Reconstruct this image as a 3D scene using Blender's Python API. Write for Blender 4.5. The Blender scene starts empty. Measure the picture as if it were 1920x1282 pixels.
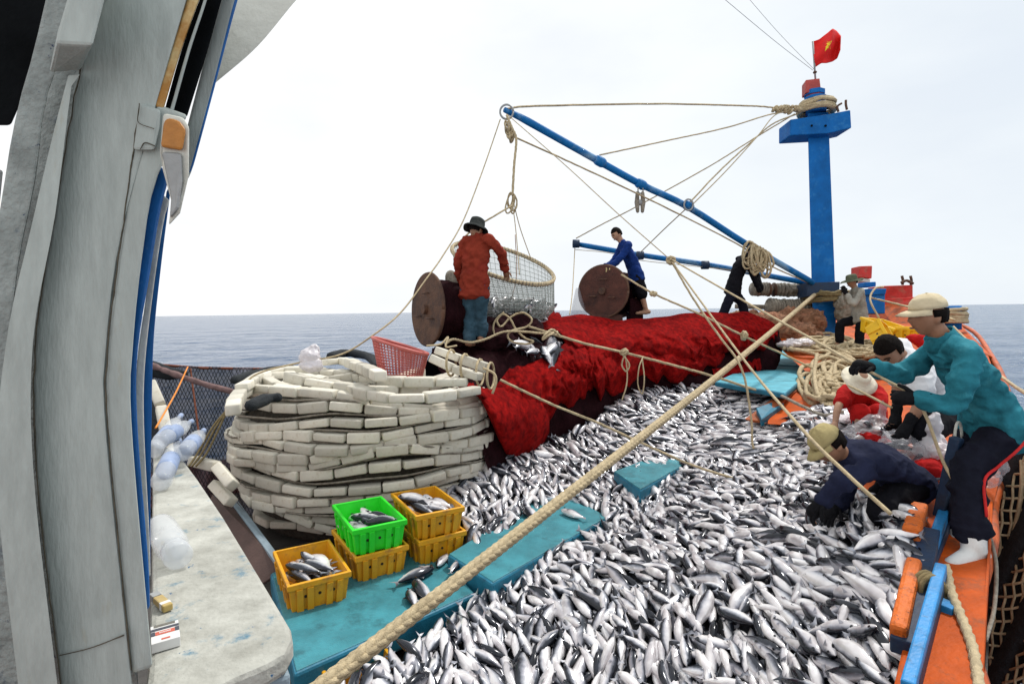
import bpy, bmesh, math, random
import numpy as np
from mathutils import Vector as V, Matrix, noise as mnoise, Quaternion
random.seed(7)
rng = random.Random(11)
SC = bpy.context.scene
COL = SC.collection
PI = math.pi
# ------------------------------------------------------------------ camera
F = 1050.0                                  # focal length in photo pixels (photo 1920 x 1282)
CAM = V((0, 0, 2.3))
_th, _ro = math.radians(3.16), math.radians(0.81)
FW = V((0, math.cos(_th), -math.sin(_th)))
_r0, _u0 = V((1, 0, 0)), V((0, math.sin(_th), math.cos(_th)))
RT = _r0*math.cos(_ro) - _u0*math.sin(_ro)
UP = _r0*math.sin(_ro) + _u0*math.cos(_ro)
cd = bpy.data.cameras.new('camera'); cam = bpy.data.objects.new('camera', cd); COL.objects.link(cam)
cd.sensor_width = 36; cd.lens = 36*F/1920; cd.clip_start = 0.05; cd.clip_end = 30000
cam.matrix_world = Matrix(((RT.x, UP.x, -FW.x, CAM.x), (RT.y, UP.y, -FW.y, CAM.y), (RT.z, UP.z, -FW.z, CAM.z), (0, 0, 0, 1)))
SC.camera = cam
def at(px, py, D):
    return CAM + (FW + RT*((px-960)/F) + UP*((641-py)/F))*D
def atz(px, py, z):
    d = FW + RT*((px-960)/F) + UP*((641-py)/F)
    return CAM + d*((z-CAM.z)/d.z)
def depth(p): return (p-CAM).dot(FW)
def pix(p):
    q = p-CAM; d = q.dot(FW)
    return 960+F*q.dot(RT)/d, 641-F*q.dot(UP)/d, d
# ------------------------------------------------------------------ world and sun
SUN_EL, SUN_AZ = math.radians(58), math.radians(48)     # azimuth measured from +Y towards +X
W = bpy.data.worlds.new('World'); SC.world = W; W.use_nodes = True
nt = W.node_tree; nt.nodes.clear()
def N(tree, t, **kw):
    n = tree.nodes.new(t)
    for k, v in kw.items():
        if k in n.inputs: n.inputs[k].default_value = v
        else: setattr(n, k, v)
    return n
out = N(nt, 'ShaderNodeOutputWorld')
sky = N(nt, 'ShaderNodeTexSky', sky_type='NISHITA', sun_disc=False)
sky.sun_elevation = SUN_EL; sky.sun_rotation = SUN_AZ
bg1 = N(nt, 'ShaderNodeBackground'); bg1.inputs['Strength'].default_value = 0.12
nt.links.new(sky.outputs[0], bg1.inputs['Color'])
tc = N(nt, 'ShaderNodeTexCoord')
mp = N(nt, 'ShaderNodeMapping'); mp.inputs['Scale'].default_value = (1, 1, 2.6)
nt.links.new(tc.outputs['Generated'], mp.inputs['Vector'])
nz = N(nt, 'ShaderNodeTexNoise'); nz.inputs['Scale'].default_value = 2.2; nz.inputs['Detail'].default_value = 6
nt.links.new(mp.outputs[0], nz.inputs['Vector'])
cr = N(nt, 'ShaderNodeValToRGB'); cr.color_ramp.elements[0].position = .3; cr.color_ramp.elements[1].position = .62
cr.color_ramp.elements[0].color = (.93, .95, .98, 1); cr.color_ramp.elements[1].color = (1.06, 1.06, 1.05, 1)
nt.links.new(nz.outputs['Fac'], cr.inputs[0])
bg2 = N(nt, 'ShaderNodeBackground'); bg2.inputs['Strength'].default_value = 1.06
sx = N(nt, 'ShaderNodeSeparateXYZ'); nt.links.new(tc.outputs['Generated'], sx.inputs[0])      # sky gradient added to brighten the sea to port, dimmer and bluer to starboard
gr = N(nt, 'ShaderNodeMapRange', interpolation_type='SMOOTHSTEP'); gr.inputs[1].default_value = -.55; gr.inputs[2].default_value = .75
nt.links.new(sx.outputs[0], gr.inputs[0])
gc = N(nt, 'ShaderNodeValToRGB'); gc.color_ramp.elements[0].color = (1.0, 1.0, 1.0, 1); gc.color_ramp.elements[1].color = (.82, .87, .915, 1)
nt.links.new(gr.outputs[0], gc.inputs[0])
gm = N(nt, 'ShaderNodeMixRGB', blend_type='MULTIPLY'); gm.inputs['Fac'].default_value = 1
nt.links.new(cr.outputs[0], gm.inputs['Color1']); nt.links.new(gc.outputs[0], gm.inputs['Color2'])
nt.links.new(gm.outputs[0], bg2.inputs['Color'])
nz2 = N(nt, 'ShaderNodeTexNoise'); nz2.inputs['Scale'].default_value = 1.4; nz2.inputs['Detail'].default_value = 5
nt.links.new(mp.outputs[0], nz2.inputs['Vector'])
cr2 = N(nt, 'ShaderNodeValToRGB'); cr2.color_ramp.elements[0].position = .3; cr2.color_ramp.elements[1].position = .55
cr2.color_ramp.elements[0].color = (.86, .86, .86, 1); cr2.color_ramp.elements[1].color = (1, 1, 1, 1)
nt.links.new(nz2.outputs['Fac'], cr2.inputs[0])
mx = N(nt, 'ShaderNodeMixShader')
nt.links.new(cr2.outputs[0], mx.inputs[0]); nt.links.new(bg1.outputs[0], mx.inputs[1]); nt.links.new(bg2.outputs[0], mx.inputs[2])
nt.links.new(mx.outputs[0], out.inputs[0])
sd = bpy.data.lights.new('sun', 'SUN'); sd.energy = 3.0; sd.angle = math.radians(7); sd.color = (1, .96, .9)
sun = bpy.data.objects.new('sun', sd); COL.objects.link(sun)
sun.rotation_euler = V((math.sin(SUN_AZ)*math.cos(SUN_EL), math.cos(SUN_AZ)*math.cos(SUN_EL), math.sin(SUN_EL))).to_track_quat('Z', 'Y').to_euler()
SC.view_settings.view_transform = 'Standard'; SC.view_settings.look = 'None'
SC.view_settings.gamma = 1; SC.view_settings.exposure = 0; SC.view_settings.use_curve_mapping = False
# ------------------------------------------------------------------ materials
def mat(name, col, rough=.65, var=.25, scale=6, bump=.15, bscale=60, dirt=None, dscale=3, damt=.5, metal=0, spec=.4, col2=None, stretch=None, dlo=.5, chip=None):
    m = bpy.data.materials.new(name); m.use_nodes = True
    t = m.node_tree; b = t.nodes['Principled BSDF']
    b.inputs['Roughness'].default_value = rough; b.inputs['Metallic'].default_value = metal
    b.inputs['Specular IOR Level'].default_value = spec
    c = N(t, 'ShaderNodeTexCoord'); vec = c.outputs['Object']
    if stretch:
        mpn = N(t, 'ShaderNodeMapping'); mpn.inputs['Scale'].default_value = stretch
        t.links.new(vec, mpn.inputs[0]); vec = mpn.outputs[0]
    n1 = N(t, 'ShaderNodeTexNoise'); n1.inputs['Scale'].default_value = scale; n1.inputs['Detail'].default_value = 5; n1.inputs['Roughness'].default_value = .65
    t.links.new(vec, n1.inputs['Vector'])
    r = N(t, 'ShaderNodeValToRGB'); r.color_ramp.elements[0].position = .32; r.color_ramp.elements[1].position = .68
    lo = [x*(1-var) for x in col]; hi = list(col2) if col2 else [min(1, x*(1+var*.5)) for x in col]
    r.color_ramp.elements[0].color = (*lo, 1); r.color_ramp.elements[1].color = (*hi, 1)
    t.links.new(n1.outputs['Fac'], r.inputs[0]); last = r.outputs[0]
    if dirt:
        n2 = N(t, 'ShaderNodeTexNoise'); n2.inputs['Scale'].default_value = dscale; n2.inputs['Detail'].default_value = 8; n2.inputs['Roughness'].default_value = .7
        t.links.new(vec, n2.inputs['Vector'])
        r2 = N(t, 'ShaderNodeValToRGB'); r2.color_ramp.elements[0].position = dlo; r2.color_ramp.elements[1].position = min(1, dlo+.12)
        r2.color_ramp.elements[0].color = (0, 0, 0, 1); r2.color_ramp.elements[1].color = (damt, damt, damt, 1)
        t.links.new(n2.outputs['Fac'], r2.inputs[0])
        mxn = N(t, 'ShaderNodeMixRGB'); mxn.inputs['Color2'].default_value = (*dirt, 1)
        t.links.new(r2.outputs[0], mxn.inputs['Fac']); t.links.new(last, mxn.inputs['Color1']); last = mxn.outputs[0]
    if chip:                      # small flakes of missing paint
        n4 = N(t, 'ShaderNodeTexNoise'); n4.inputs['Scale'].default_value = chip[1]; n4.inputs['Detail'].default_value = 6; n4.inputs['Roughness'].default_value = .75; n4.inputs['Distortion'].default_value = .6
        t.links.new(vec, n4.inputs['Vector'])
        r4 = N(t, 'ShaderNodeValToRGB'); r4.color_ramp.elements[0].position = chip[2]; r4.color_ramp.elements[1].position = chip[2]+.025
        t.links.new(n4.outputs['Fac'], r4.inputs[0])
        mx4 = N(t, 'ShaderNodeMixRGB'); mx4.inputs['Color2'].default_value = (*chip[0], 1)
        t.links.new(r4.outputs[0], mx4.inputs['Fac']); t.links.new(last, mx4.inputs['Color1']); last = mx4.outputs[0]
    t.links.new(last, b.inputs['Base Color'])
    if bump:
        n3 = N(t, 'ShaderNodeTexNoise'); n3.inputs['Scale'].default_value = bscale; n3.inputs['Detail'].default_value = 4
        t.links.new(vec, n3.inputs['Vector'])
        bp = N(t, 'ShaderNodeBump'); bp.inputs['Strength'].default_value = bump; bp.inputs['Distance'].default_value = .02
        t.links.new(n3.outputs['Fac'], bp.inputs['Height']); t.links.new(bp.outputs[0], b.inputs['Normal'])
    return m
def random_tone(m, lo=.75, hi=1.1):
    """small brightness difference from object to object"""
    t = m.node_tree; b = t.nodes['Principled BSDF']
    src = b.inputs['Base Color'].links[0].from_socket
    oi = N(t, 'ShaderNodeObjectInfo'); mr = N(t, 'ShaderNodeMapRange'); mr.inputs[3].default_value = lo; mr.inputs[4].default_value = hi
    t.links.new(oi.outputs['Random'], mr.inputs[0])
    mu = N(t, 'ShaderNodeVectorMath', operation='SCALE')
    t.links.new(src, mu.inputs[0]); t.links.new(mr.outputs[0], mu.inputs['Scale']); t.links.new(mu.outputs[0], b.inputs['Base Color'])
    return m
M = {}
M['float'] = random_tone(mat('foam_cream', (.70, .665, .565), .7, .14, 6, .12, 50, dirt=(.34, .27, .16), dscale=6, damt=.45, dlo=.56), .72, 1.12)
M['net_black'] = mat('net_black', (.02, .025, .03), .9, .5, 20, .9, 90)
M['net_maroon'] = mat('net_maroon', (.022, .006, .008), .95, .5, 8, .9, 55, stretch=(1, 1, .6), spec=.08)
M['net_red'] = mat('net_red', (.17, .003, .004), .95, .4, 14, .6, 120, dirt=(.07, .003, .004), dscale=2.2, damt=.5, col2=(.36, .008, .007), dlo=.50, spec=.05)  # brighter second tone paints highlights into the net's red
M['net_tan'] = mat('net_tan', (.32, .16, .09), .95, .5, 10, .9, 60, dirt=(.5, .22, .13), dscale=5, damt=.7)
M['rope'] = mat('rope_beige', (.52, .42, .26), .85, .3, 25, .4, 160, dirt=(.28, .22, .13), dscale=12, damt=.45)
M['rope_dark'] = mat('rope_olive', (.22, .17, .08), .9, .35, 25, .4, 160)
M['rope_grey'] = mat('rope_grey', (.30, .27, .22), .9, .35, 25, .5, 120, dirt=(.1, .085, .06), dscale=9, damt=.6)
M['twine'] = mat('twine_orange', (.75, .24, .02), .7, .2, 30, .1, 100)
M['cord'] = mat('cord_brown', (.20, .06, .03), .8, .3, 30, .1, 100)
M['teal'] = mat('paint_teal', (.045, .24, .29), .42, .3, 5, .25, 120, dirt=(.02, .10, .12), dscale=4, damt=.65, dlo=.52, chip=((.16, .34, .36), 60, .70))
M['teal_edge'] = mat('paint_teal_blue', (.015, .17, .27), .5, .25, 5, .15, 60, dirt=(.01, .06, .1), dscale=7, damt=.5)
M['teal_far'] = mat('paint_turquoise', (.10, .42, .53), .6, .25, 4, .15, 60, dirt=(.06, .22, .27), dscale=3, damt=.5)
M['orange'] = mat('paint_orange', (.53, .085, .007), .6, .3, 4, .2, 50, dirt=(.22, .07, .03), dscale=6, damt=.8, dlo=.52, spec=.15, chip=((.06, .04, .03), 18, .68))
M['orange_worn'] = mat('paint_orange_worn', (.68, .14, .01), .6, .3, 9, .5, 40, dirt=(.12, .05, .03), dscale=9, damt=.8, dlo=.53, chip=((.05, .03, .025), 22, .62))
M['rust'] = mat('rust_brown', (.125, .062, .036), .75, .4, 4, .4, 45, dirt=(.045, .026, .022), dscale=3, damt=.7)
M['rust_red'] = mat('rust_red', (.10, .036, .025), .8, .4, 5, .4, 45, dirt=(.03, .015, .013), dscale=4, damt=.7)
M['blue'] = mat('paint_blue', (.004, .13, .42), .55, .25, 3, .12, 40, dirt=(.03, .19, .46), dscale=5, damt=.7, dlo=.54, spec=.15, chip=((.10, .05, .03), 7, .69))
M['blue_boom'] = mat('paint_boom', (.004, .14, .40), .5, .25, 2, .1, 40, dirt=(.22, .38, .54), dscale=1.2, damt=.75, dlo=.50, spec=.2)  # pale noise patches paint haze into the boom's blue
M['blue_dark'] = mat('paint_navy', (.012, .035, .085), .6, .3, 6, .2, 40, dirt=(.02, .02, .02), dscale=6, damt=.6)
M['blue_rail'] = mat('paint_rail', (.02, .24, .56), .5, .25, 8, .2, 40, dirt=(.01, .06, .12), dscale=12, damt=.7, dlo=.54, chip=((.10, .07, .05), 26, .67))
M['frame_blue'] = mat('paint_frame', (.004, .095, .32), .5, .25, 6, .15, 50, dirt=(.25, .35, .4), dscale=9, damt=.6, dlo=.62, chip=((.35, .38, .38), 40, .68))
M['red_paint'] = mat('paint_red', (.60, .035, .025), .55, .25, 5, .2, 40, dirt=(.4, .16, .1), dscale=6, damt=.5)
M['red_cap'] = mat('paint_red_faded', (.42, .06, .05), .6, .25, 6, .2, 40)
M['yellow'] = mat('plastic_yellow', (.74, .36, .012), .4, .15, 6, .06, 30, dirt=(.38, .17, .04), dscale=7, damt=.75, dlo=.53, chip=((.22, .13, .06), 30, .69))
M['yellow_b'] = mat('plastic_lemon', (.80, .50, .012), .4, .15, 6, .06, 30, dirt=(.4, .2, .02), dscale=8, damt=.5, dlo=.6)
M['green'] = mat('plastic_green', (.03, .76, .03), .35, .12, 6, .05, 30, dirt=(.02, .35, .03), dscale=8, damt=.4, dlo=.6)
M['crate_hole'] = mat('plastic_hole', (.02, .012, .006), .8, .1, 6, 0)
M['pink'] = mat('plastic_pink', (.55, .14, .12), .45, .25, 9, .1, 40, dirt=(.35, .10, .09), dscale=9, damt=.5)
M['white_paint'] = mat('paint_white', (.62, .62, .56), .6, .15, 4, .3, 35, dirt=(.34, .33, .28), dscale=4, damt=.5, dlo=.52)
M['wall'] = mat('paint_wall', (.385, .425, .405), .65, .16, 30, .18, 150, dirt=(.30, .25, .14), dscale=9, damt=.6, dlo=.60, stretch=(1, 1, .22), chip=((.12, .13, .13), 22, .69), spec=.25)
M['wall_b'] = mat('paint_wall_rough', (.28, .31, .30), .7, .35, 12, .5, 70, dirt=(.04, .07, .11), dscale=13, damt=.85, dlo=.57, chip=((.02, .04, .09), 30, .64), spec=.25)
M['stain'] = mat('paint_stained', (.55, .42, .20), .6, .3, 8, .3, 40, dirt=(.35, .15, .02), dscale=5, damt=.9, dlo=.46)
M['dark'] = mat('dark_wood', (.006, .007, .008), .9, .4, 6, .2, 40, spec=.03)
M['crack'] = mat('seam_dark', (.10, .085, .06), .9, .5, 30, .2, 40)
M['ledge'] = mat('ledge_paint', (.42, .415, .365), .75, .32, 7, .3, 60, dirt=(.04, .17, .27), dscale=9, damt=.85, dlo=.57, spec=.2, col2=(.52, .52, .47), chip=((.02, .10, .22), 20, .655))
M['latch'] = mat('latch_rust', (.42, .17, .03), .5, .3, 9, .2, 60, dirt=(.2, .07, .015), dscale=12, damt=.7)
M['grey_metal'] = mat('metal_grey', (.32, .33, .33), .5, .2, 9, .15, 60, metal=.2)
M['plank_grey'] = mat('plank_grey_blue', (.25, .32, .37), .65, .25, 6, .2, 50)
M['plank_brown'] = mat('plank_brown', (.085, .05, .042), .7, .3, 5, .2, 50)
M['coaming'] = mat('paint_coaming', (.36, .085, .018), .65, .3, 4, .25, 40, dirt=(.12, .05, .03), dscale=6, damt=.7, chip=((.06, .04, .03), 14, .66))
M['hull'] = mat('hull_orange', (.50, .09, .012), .6, .3, 3, .2, 30, dirt=(.1, .05, .03), dscale=4, damt=.6)
M['deck'] = mat('deck_dark', (.06, .055, .05), .5, .4, 5, .3, 30)
M['skin'] = mat('skin_tanned', (.30, .15, .088), .5, .2, 10, .05, 90)
M['skin_b'] = mat('skin_light', (.42, .235, .15), .5, .2, 10, .05, 90)
M['lip'] = mat('lips', (.20, .075, .055), .5, .1, 10, 0)
M['eye'] = mat('eye_dark', (.015, .011, .009), .3, .1, 10, 0)
M['net_dull'] = mat('net_dull', (.20, .125, .12), .9, .4, 14, .6, 70)
M['hair'] = mat('hair_black', (.010, .007, .006), .8, .5, 60, .7, 160, spec=.08)
M['glove'] = mat('glove_black', (.010, .010, .012), .85, .4, 30, .4, 120, spec=.1)
M['glove_y'] = mat('glove_cream', (.62, .52, .25), .75, .25, 30, .3, 120)
def cloth(n, c, **k): return mat(n, c, .85, k.pop('var', .3), k.pop('scale', 7), .8, 15, spec=.08, **k)
M['c_teal'] = cloth('cloth_teal', (.026, .185, .24), dirt=(.07, .30, .36), dscale=4, damt=.6, dlo=.54, var=.4)
M['c_navy'] = cloth('cloth_navy', (.018, .022, .050))
M['c_black'] = cloth('cloth_black', (.008, .008, .011))
M['c_trouser'] = cloth('cloth_dark_navy', (.010, .011, .020))
M['c_red'] = cloth('cloth_rust_red', (.24, .036, .020), dirt=(.2, .02, .02), dscale=4, damt=.5)
M['c_bright_red'] = cloth('cloth_red', (.46, .014, .014))
M['c_jeans'] = cloth('cloth_denim', (.035, .075, .105), dirt=(.07, .12, .16), dscale=5, damt=.6)
M['c_blue'] = cloth('cloth_blue', (.010, .035, .17))
M['c_white'] = cloth('cloth_white', (.68, .68, .70), var=.12)
M['c_grey'] = cloth('cloth_grey', (.33, .32, .28), dirt=(.18, .17, .15), dscale=6, damt=.5)
M['c_cap'] = cloth('cloth_cap', (.62, .53, .36), var=.15)
M['c_khaki'] = cloth('cloth_khaki', (.40, .33, .16), var=.2)
M['c_hat_dark'] = cloth('cloth_hat', (.035, .040, .038))
M['c_hat_olive'] = cloth('cloth_olive', (.10, .115, .075))
M['c_visor'] = cloth('cloth_visor', (.76, .70, .56), var=.1)
M['c_stripe'] = cloth('cloth_stripe', (.55, .03, .03))
M['rubber_white'] = mat('rubber_white', (.70, .70, .68), .45, .12, 6, .1, 40, dirt=(.45, .44, .4), dscale=5, damt=.5)
M['flag_red'] = mat('flag_red', (.72, .014, .012), .8, .15, 6, .1, 60)
M['flag_star'] = mat('flag_yellow', (.85, .62, .03), .8, .1, 6, .1, 60)
M['card_white'] = mat('card_white', (.75, .74, .72), .5, .08, 9, 0)
M['card_dark'] = mat('card_dark', (.05, .055, .075), .5, .1, 9, 0)
M['card_red'] = mat('card_red', (.62, .12, .07), .5, .1, 9, 0)
M['card_foil'] = mat('card_foil', (.16, .15, .12), .4, .3, 40, .2, 60)
M['lighter_y'] = mat('lighter_yellow', (.50, .36, .12), .3, .2, 20, 0)
M['bottle_blue'] = mat('bottle_blue', (.26, .34, .52), .4, .2, 20, 0)
def clear(name, col, alpha, rough=.12):
    m = mat(name, col, rough, .1, 6, .15, 18); b = m.node_tree.nodes['Principled BSDF']
    b.inputs['Alpha'].default_value = alpha; b.inputs['Specular IOR Level'].default_value = .7
    return m
M['clear'] = clear('plastic_clear', (.80, .84, .88), .34)
M['bag'] = clear('plastic_bag', (.48, .48, .52), .34, .3)
M['bag_white'] = clear('plastic_bag_white', (.80, .76, .79), .70, .35)
M['sheen_net'] = clear('net_purple', (.105, .095, .125), .76, .7)
M['brail_net'] = mat('brail_mesh', (.40, .43, .40), .8, .2, 9, 0)
# fish: silver belly to dark back through a per-vertex value stored on the mesh
def fish_mat():
    m = bpy.data.materials.new('fish_skin'); m.use_nodes = True; t = m.node_tree; b = t.nodes['Principled BSDF']
    a = N(t, 'ShaderNodeAttribute', attribute_name='tone'); c = N(t, 'ShaderNodeTexCoord')
    n = N(t, 'ShaderNodeTexNoise'); n.inputs['Scale'].default_value = 22; n.inputs['Detail'].default_value = 4
    t.links.new(c.outputs['Object'], n.inputs['Vector'])
    ad = N(t, 'ShaderNodeMath', operation='MULTIPLY_ADD'); ad.inputs[1].default_value = .34; 
    t.links.new(n.outputs['Fac'], ad.inputs[0]); t.links.new(a.outputs['Fac'], ad.inputs[2])
    r = N(t, 'ShaderNodeValToRGB'); e = r.color_ramp.elements
    e[0].position = .30; e[0].color = (.86, .85, .85, 1); e[1].position = .95; e[1].color = (.010, .013, .020, 1)
    x = e.new(.48); x.color = (.72, .73, .76, 1); x = e.new(.60); x.color = (.34, .36, .41, 1); x = e.new(.74); x.color = (.030, .037, .052, 1)
    t.links.new(ad.outputs[0], r.inputs[0])
    n2 = N(t, 'ShaderNodeTexNoise'); n2.inputs['Scale'].default_value = 9; n2.inputs['Detail'].default_value = 3
    t.links.new(c.outputs['Object'], n2.inputs['Vector'])
    r2 = N(t, 'ShaderNodeValToRGB'); r2.color_ramp.elements[0].position = .38; r2.color_ramp.elements[1].position = .62
    r2.color_ramp.elements[0].color = (.66, .63, .65, 1); r2.color_ramp.elements[1].color = (1.06, 1.05, 1.05, 1)
    t.links.new(n2.outputs['Fac'], r2.inputs[0])
    mu = N(t, 'ShaderNodeMixRGB', blend_type='MULTIPLY'); mu.inputs['Fac'].default_value = 1
    t.links.new(r.outputs[0], mu.inputs['Color1']); t.links.new(r2.outputs[0], mu.inputs['Color2'])
    t.links.new(mu.outputs[0], b.inputs['Base Color'])
    b.inputs['Roughness'].default_value = .20; b.inputs['Metallic'].default_value = .25; b.inputs['Specular IOR Level'].default_value = .6
    bp = N(t, 'ShaderNodeBump'); bp.inputs['Strength'].default_value = .15; bp.inputs['Distance'].default_value = .01
    t.links.new(n2.outputs['Fac'], bp.inputs['Height']); t.links.new(bp.outputs[0], b.inputs['Normal'])
    return m
M['fish'] = fish_mat()
def sea_mat():
    m = bpy.data.materials.new('sea_water'); m.use_nodes = True; t = m.node_tree; b = t.nodes['Principled BSDF']
    b.inputs['Base Color'].default_value = (.016, .065, .15, 1); b.inputs['Roughness'].default_value = .16; b.inputs['IOR'].default_value = 1.33
    c = N(t, 'ShaderNodeTexCoord'); prev = None
    for sc_, st, ds in ((.06, .9, 3.5), (.28, .9, .8), (1.8, .5, .1)):
        mpn = N(t, 'ShaderNodeMapping'); mpn.inputs['Scale'].default_value = (1, 1.2, 1); mpn.inputs['Rotation'].default_value = (0, 0, .3)
        t.links.new(c.outputs['Object'], mpn.inputs[0])
        n = N(t, 'ShaderNodeTexNoise'); n.inputs['Scale'].default_value = sc_; n.inputs['Detail'].default_value = 6; n.inputs['Roughness'].default_value = .6
        t.links.new(mpn.outputs[0], n.inputs['Vector'])
        bp = N(t, 'ShaderNodeBump'); bp.inputs['Strength'].default_value = st; bp.inputs['Distance'].default_value = ds
        t.links.new(n.outputs['Fac'], bp.inputs['Height'])
        if prev: t.links.new(prev.outputs[0], bp.inputs['Normal'])
        prev = bp
    t.links.new(prev.outputs[0], b.inputs['Normal'])
    return m
M['sea'] = sea_mat()
# ------------------------------------------------------------------ mesh helpers
class MB:
    def __init__(s): s.v = []; s.f = []; s.m = []; s.mi = 0; s.tone = None
    def add(s, vs, fs):
        o = len(s.v); s.v += [tuple(p) for p in vs]
        for f in fs: s.f.append([i+o for i in f]); s.m.append(s.mi)
    def box(s, c, hx, hy, hz):
        c, hx, hy, hz = V(c), V(hx), V(hy), V(hz)
        vs = [c+hx*a+hy*b+hz*d for d in (-1, 1) for b in (-1, 1) for a in (-1, 1)]
        s.add(vs, [(0, 2, 3, 1), (4, 5, 7, 6), (0, 1, 5, 4), (2, 6, 7, 3), (0, 4, 6, 2), (1, 3, 7, 5)])
    def prism(s, pts, off):
        n = len(pts); pts = [V(p) for p in pts]
        offs = off if isinstance(off, list) else [V(off)]*n
        s.add(pts+[p+o for p, o in zip(pts, offs)], [list(range(n))[::-1], list(range(n, 2*n))]+[(i, (i+1) % n, n+(i+1) % n, n+i) for i in range(n)])
    def loft(s, rings, cap=True, closed=True):
        n = len(rings[0]); vs = [p for r in rings for p in r]; fs = []
        for i in range(len(rings)-1):
            for j in range(n if closed else n-1):
                k = (j+1) % n
                fs.append((i*n+j, i*n+k, (i+1)*n+k, (i+1)*n+j))
        if cap and closed:
            fs.append(list(range(n))[::-1]); fs.append([(len(rings)-1)*n+j for j in range(n)])
        s.add(vs, fs)
    def frames(s, pts):
        out = []; up = None
        for i, p in enumerate(pts):
            d = (pts[min(i+1, len(pts)-1)]-pts[max(i-1, 0)])
            d = d.normalized() if d.length > 1e-9 else V((0, 0, 1))
            if up is None:
                up = d.cross(V((0, 0, 1)) if abs(d.z) < .9 else V((1, 0, 0))).normalized()
            up = (up-d*up.dot(d)).normalized(); out.append((d, up, d.cross(up)))
        return out
    def tube(s, pts, r, n=8, lobes=0, pitch=8, round_ends=False):
        pts = [V(p) for p in pts]; rs = list(r) if isinstance(r, (list, tuple)) else [r]*len(pts)
        if round_ends:
            d0 = (pts[0]-pts[1]).normalized(); d1 = (pts[-1]-pts[-2]).normalized()
            a = [(pts[0]+d0*rs[0]*k, rs[0]*math.sqrt(max(0, 1-k*k))) for k in (.97, .8, .5)]
            b = [(pts[-1]+d1*rs[-1]*k, rs[-1]*math.sqrt(max(0, 1-k*k))) for k in (.5, .8, .97)]
            pts = [x[0] for x in a]+pts+[x[0] for x in b]; rs = [x[1] for x in a]+rs+[x[1] for x in b]
        fr = s.frames(pts); rings = []; L = 0
        for i, (p, (d, u, w)) in enumerate(zip(pts, fr)):
            if i: L += (p-pts[i-1]).length
            ring = []
            for j in range(n):
                a = 2*PI*j/n; q = rs[i]
                if lobes: q *= 1+.17*math.cos(lobes*(a - 2*PI*L/(pitch*max(rs[i], .004))/1.0))
                ring.append(p+u*(math.cos(a)*q)+w*(math.sin(a)*q))
            rings.append(ring)
        s.loft(rings)
    def ell(s, c, ax, ay, az, nu=14, nv=9, fn=None):
        c = V(c); rings = []
        for i in range(nv+1):
            ph = -PI/2+PI*i/nv; ph = max(-PI/2+.06, min(PI/2-.06, ph)); ring = []
            for j in range(nu):
                a = 2*PI*j/nu; x, y, z = math.cos(ph)*math.cos(a), math.cos(ph)*math.sin(a), math.sin(ph)
                q = V((x, y, z))
                if fn: q = fn(q)
                ring.append(c+V(ax)*q.x+V(ay)*q.y+V(az)*q.z)
            rings.append(ring)
        s.loft(rings)
    def mesh(s, name, mats, smooth=False):
        me = bpy.data.meshes.new(name); me.from_pydata(s.v, [], s.f)
        for m in (mats if isinstance(mats, (list, tuple)) else [mats]): me.materials.append(m)
        me.polygons.foreach_set('material_index', s.m)
        if smooth: me.polygons.foreach_set('use_smooth', [True]*len(s.f))
        me.update(); return me
    def build(s, name, mats, parent=None, smooth=False, bevel=0, world=True):
        me = s.mesh(name, mats, smooth)
        if bevel or not smooth: fix_normals(me)
        return link(name, me, parent, bevel, world)
def fix_normals(me):
    bm = bmesh.new(); bm.from_mesh(me); bmesh.ops.recalc_face_normals(bm, faces=bm.faces); bm.to_mesh(me); bm.free()
def link(name, me, parent=None, bevel=0, world=True):
    o = bpy.data.objects.new(name, me); COL.objects.link(o)
    if parent is not None:
        o.parent = parent
        if world:
            def wm(b): m = Matrix.LocRotScale(b.location, b.rotation_euler, b.scale); return wm(b.parent) @ b.matrix_parent_inverse @ m if b.parent else m
            o.matrix_parent_inverse = wm(parent).inverted()
    elif world:
        co = np.empty(len(me.vertices)*3); me.vertices.foreach_get('co', co); co = co.reshape(-1, 3)
        b = V(((co[:, 0].min()+co[:, 0].max())/2, (co[:, 1].min()+co[:, 1].max())/2, co[:, 2].min()))
        me.transform(Matrix.Translation(-b)); o.location = b
    if bevel:
        bv = o.modifiers.new('bevel', 'BEVEL'); bv.width = bevel; bv.segments = 2; bv.limit_method = 'ANGLE'
    return o
def tag(o, label=None, cat=None, group=None, kind=None):
    if label: o['label'] = label
    if cat: o['category'] = cat
    if group: o['group'] = group
    if kind: o['kind'] = kind
    return o
def thing(name, label, cat, loc, group=None, rotz=0):
    o = bpy.data.objects.new(name, None); COL.objects.link(o); o.location = V(loc); o.rotation_euler = (0, 0, rotz)
    o.empty_display_size = .1
    return tag(o, label, cat, group)
def smooth_pts(pts, n=8):
    """Catmull-Rom through the points"""
    pts = [V(p) for p in pts]
    if len(pts) < 3: return [pts[0].lerp(pts[1], i/(n*2)) for i in range(n*2+1)]
    P = [pts[0]*2-pts[1]]+pts+[pts[-1]*2-pts[-2]]; out = []
    for i in range(1, len(P)-2):
        a, b, c, d = P[i-1:i+3]
        for k in range(n):
            t = k/n
            out.append(.5*((2*b)+(c-a)*t+(2*a-5*b+4*c-d)*t*t+(3*b-a-3*c+d)*t**3))
    out.append(pts[-1]); return out
def nz3(p, s=1, seed=0): return mnoise.noise(V((p[0]*s+seed, p[1]*s+seed*1.7, p[2]*s-seed)))
def fbm(p, s=1, seed=0, o=4):
    v = 0; a = 1; t = 0
    for k in range(o): v += a*nz3(p, s*2**k, seed+k*3.1); t += a; a *= .5
    return v/t
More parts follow.
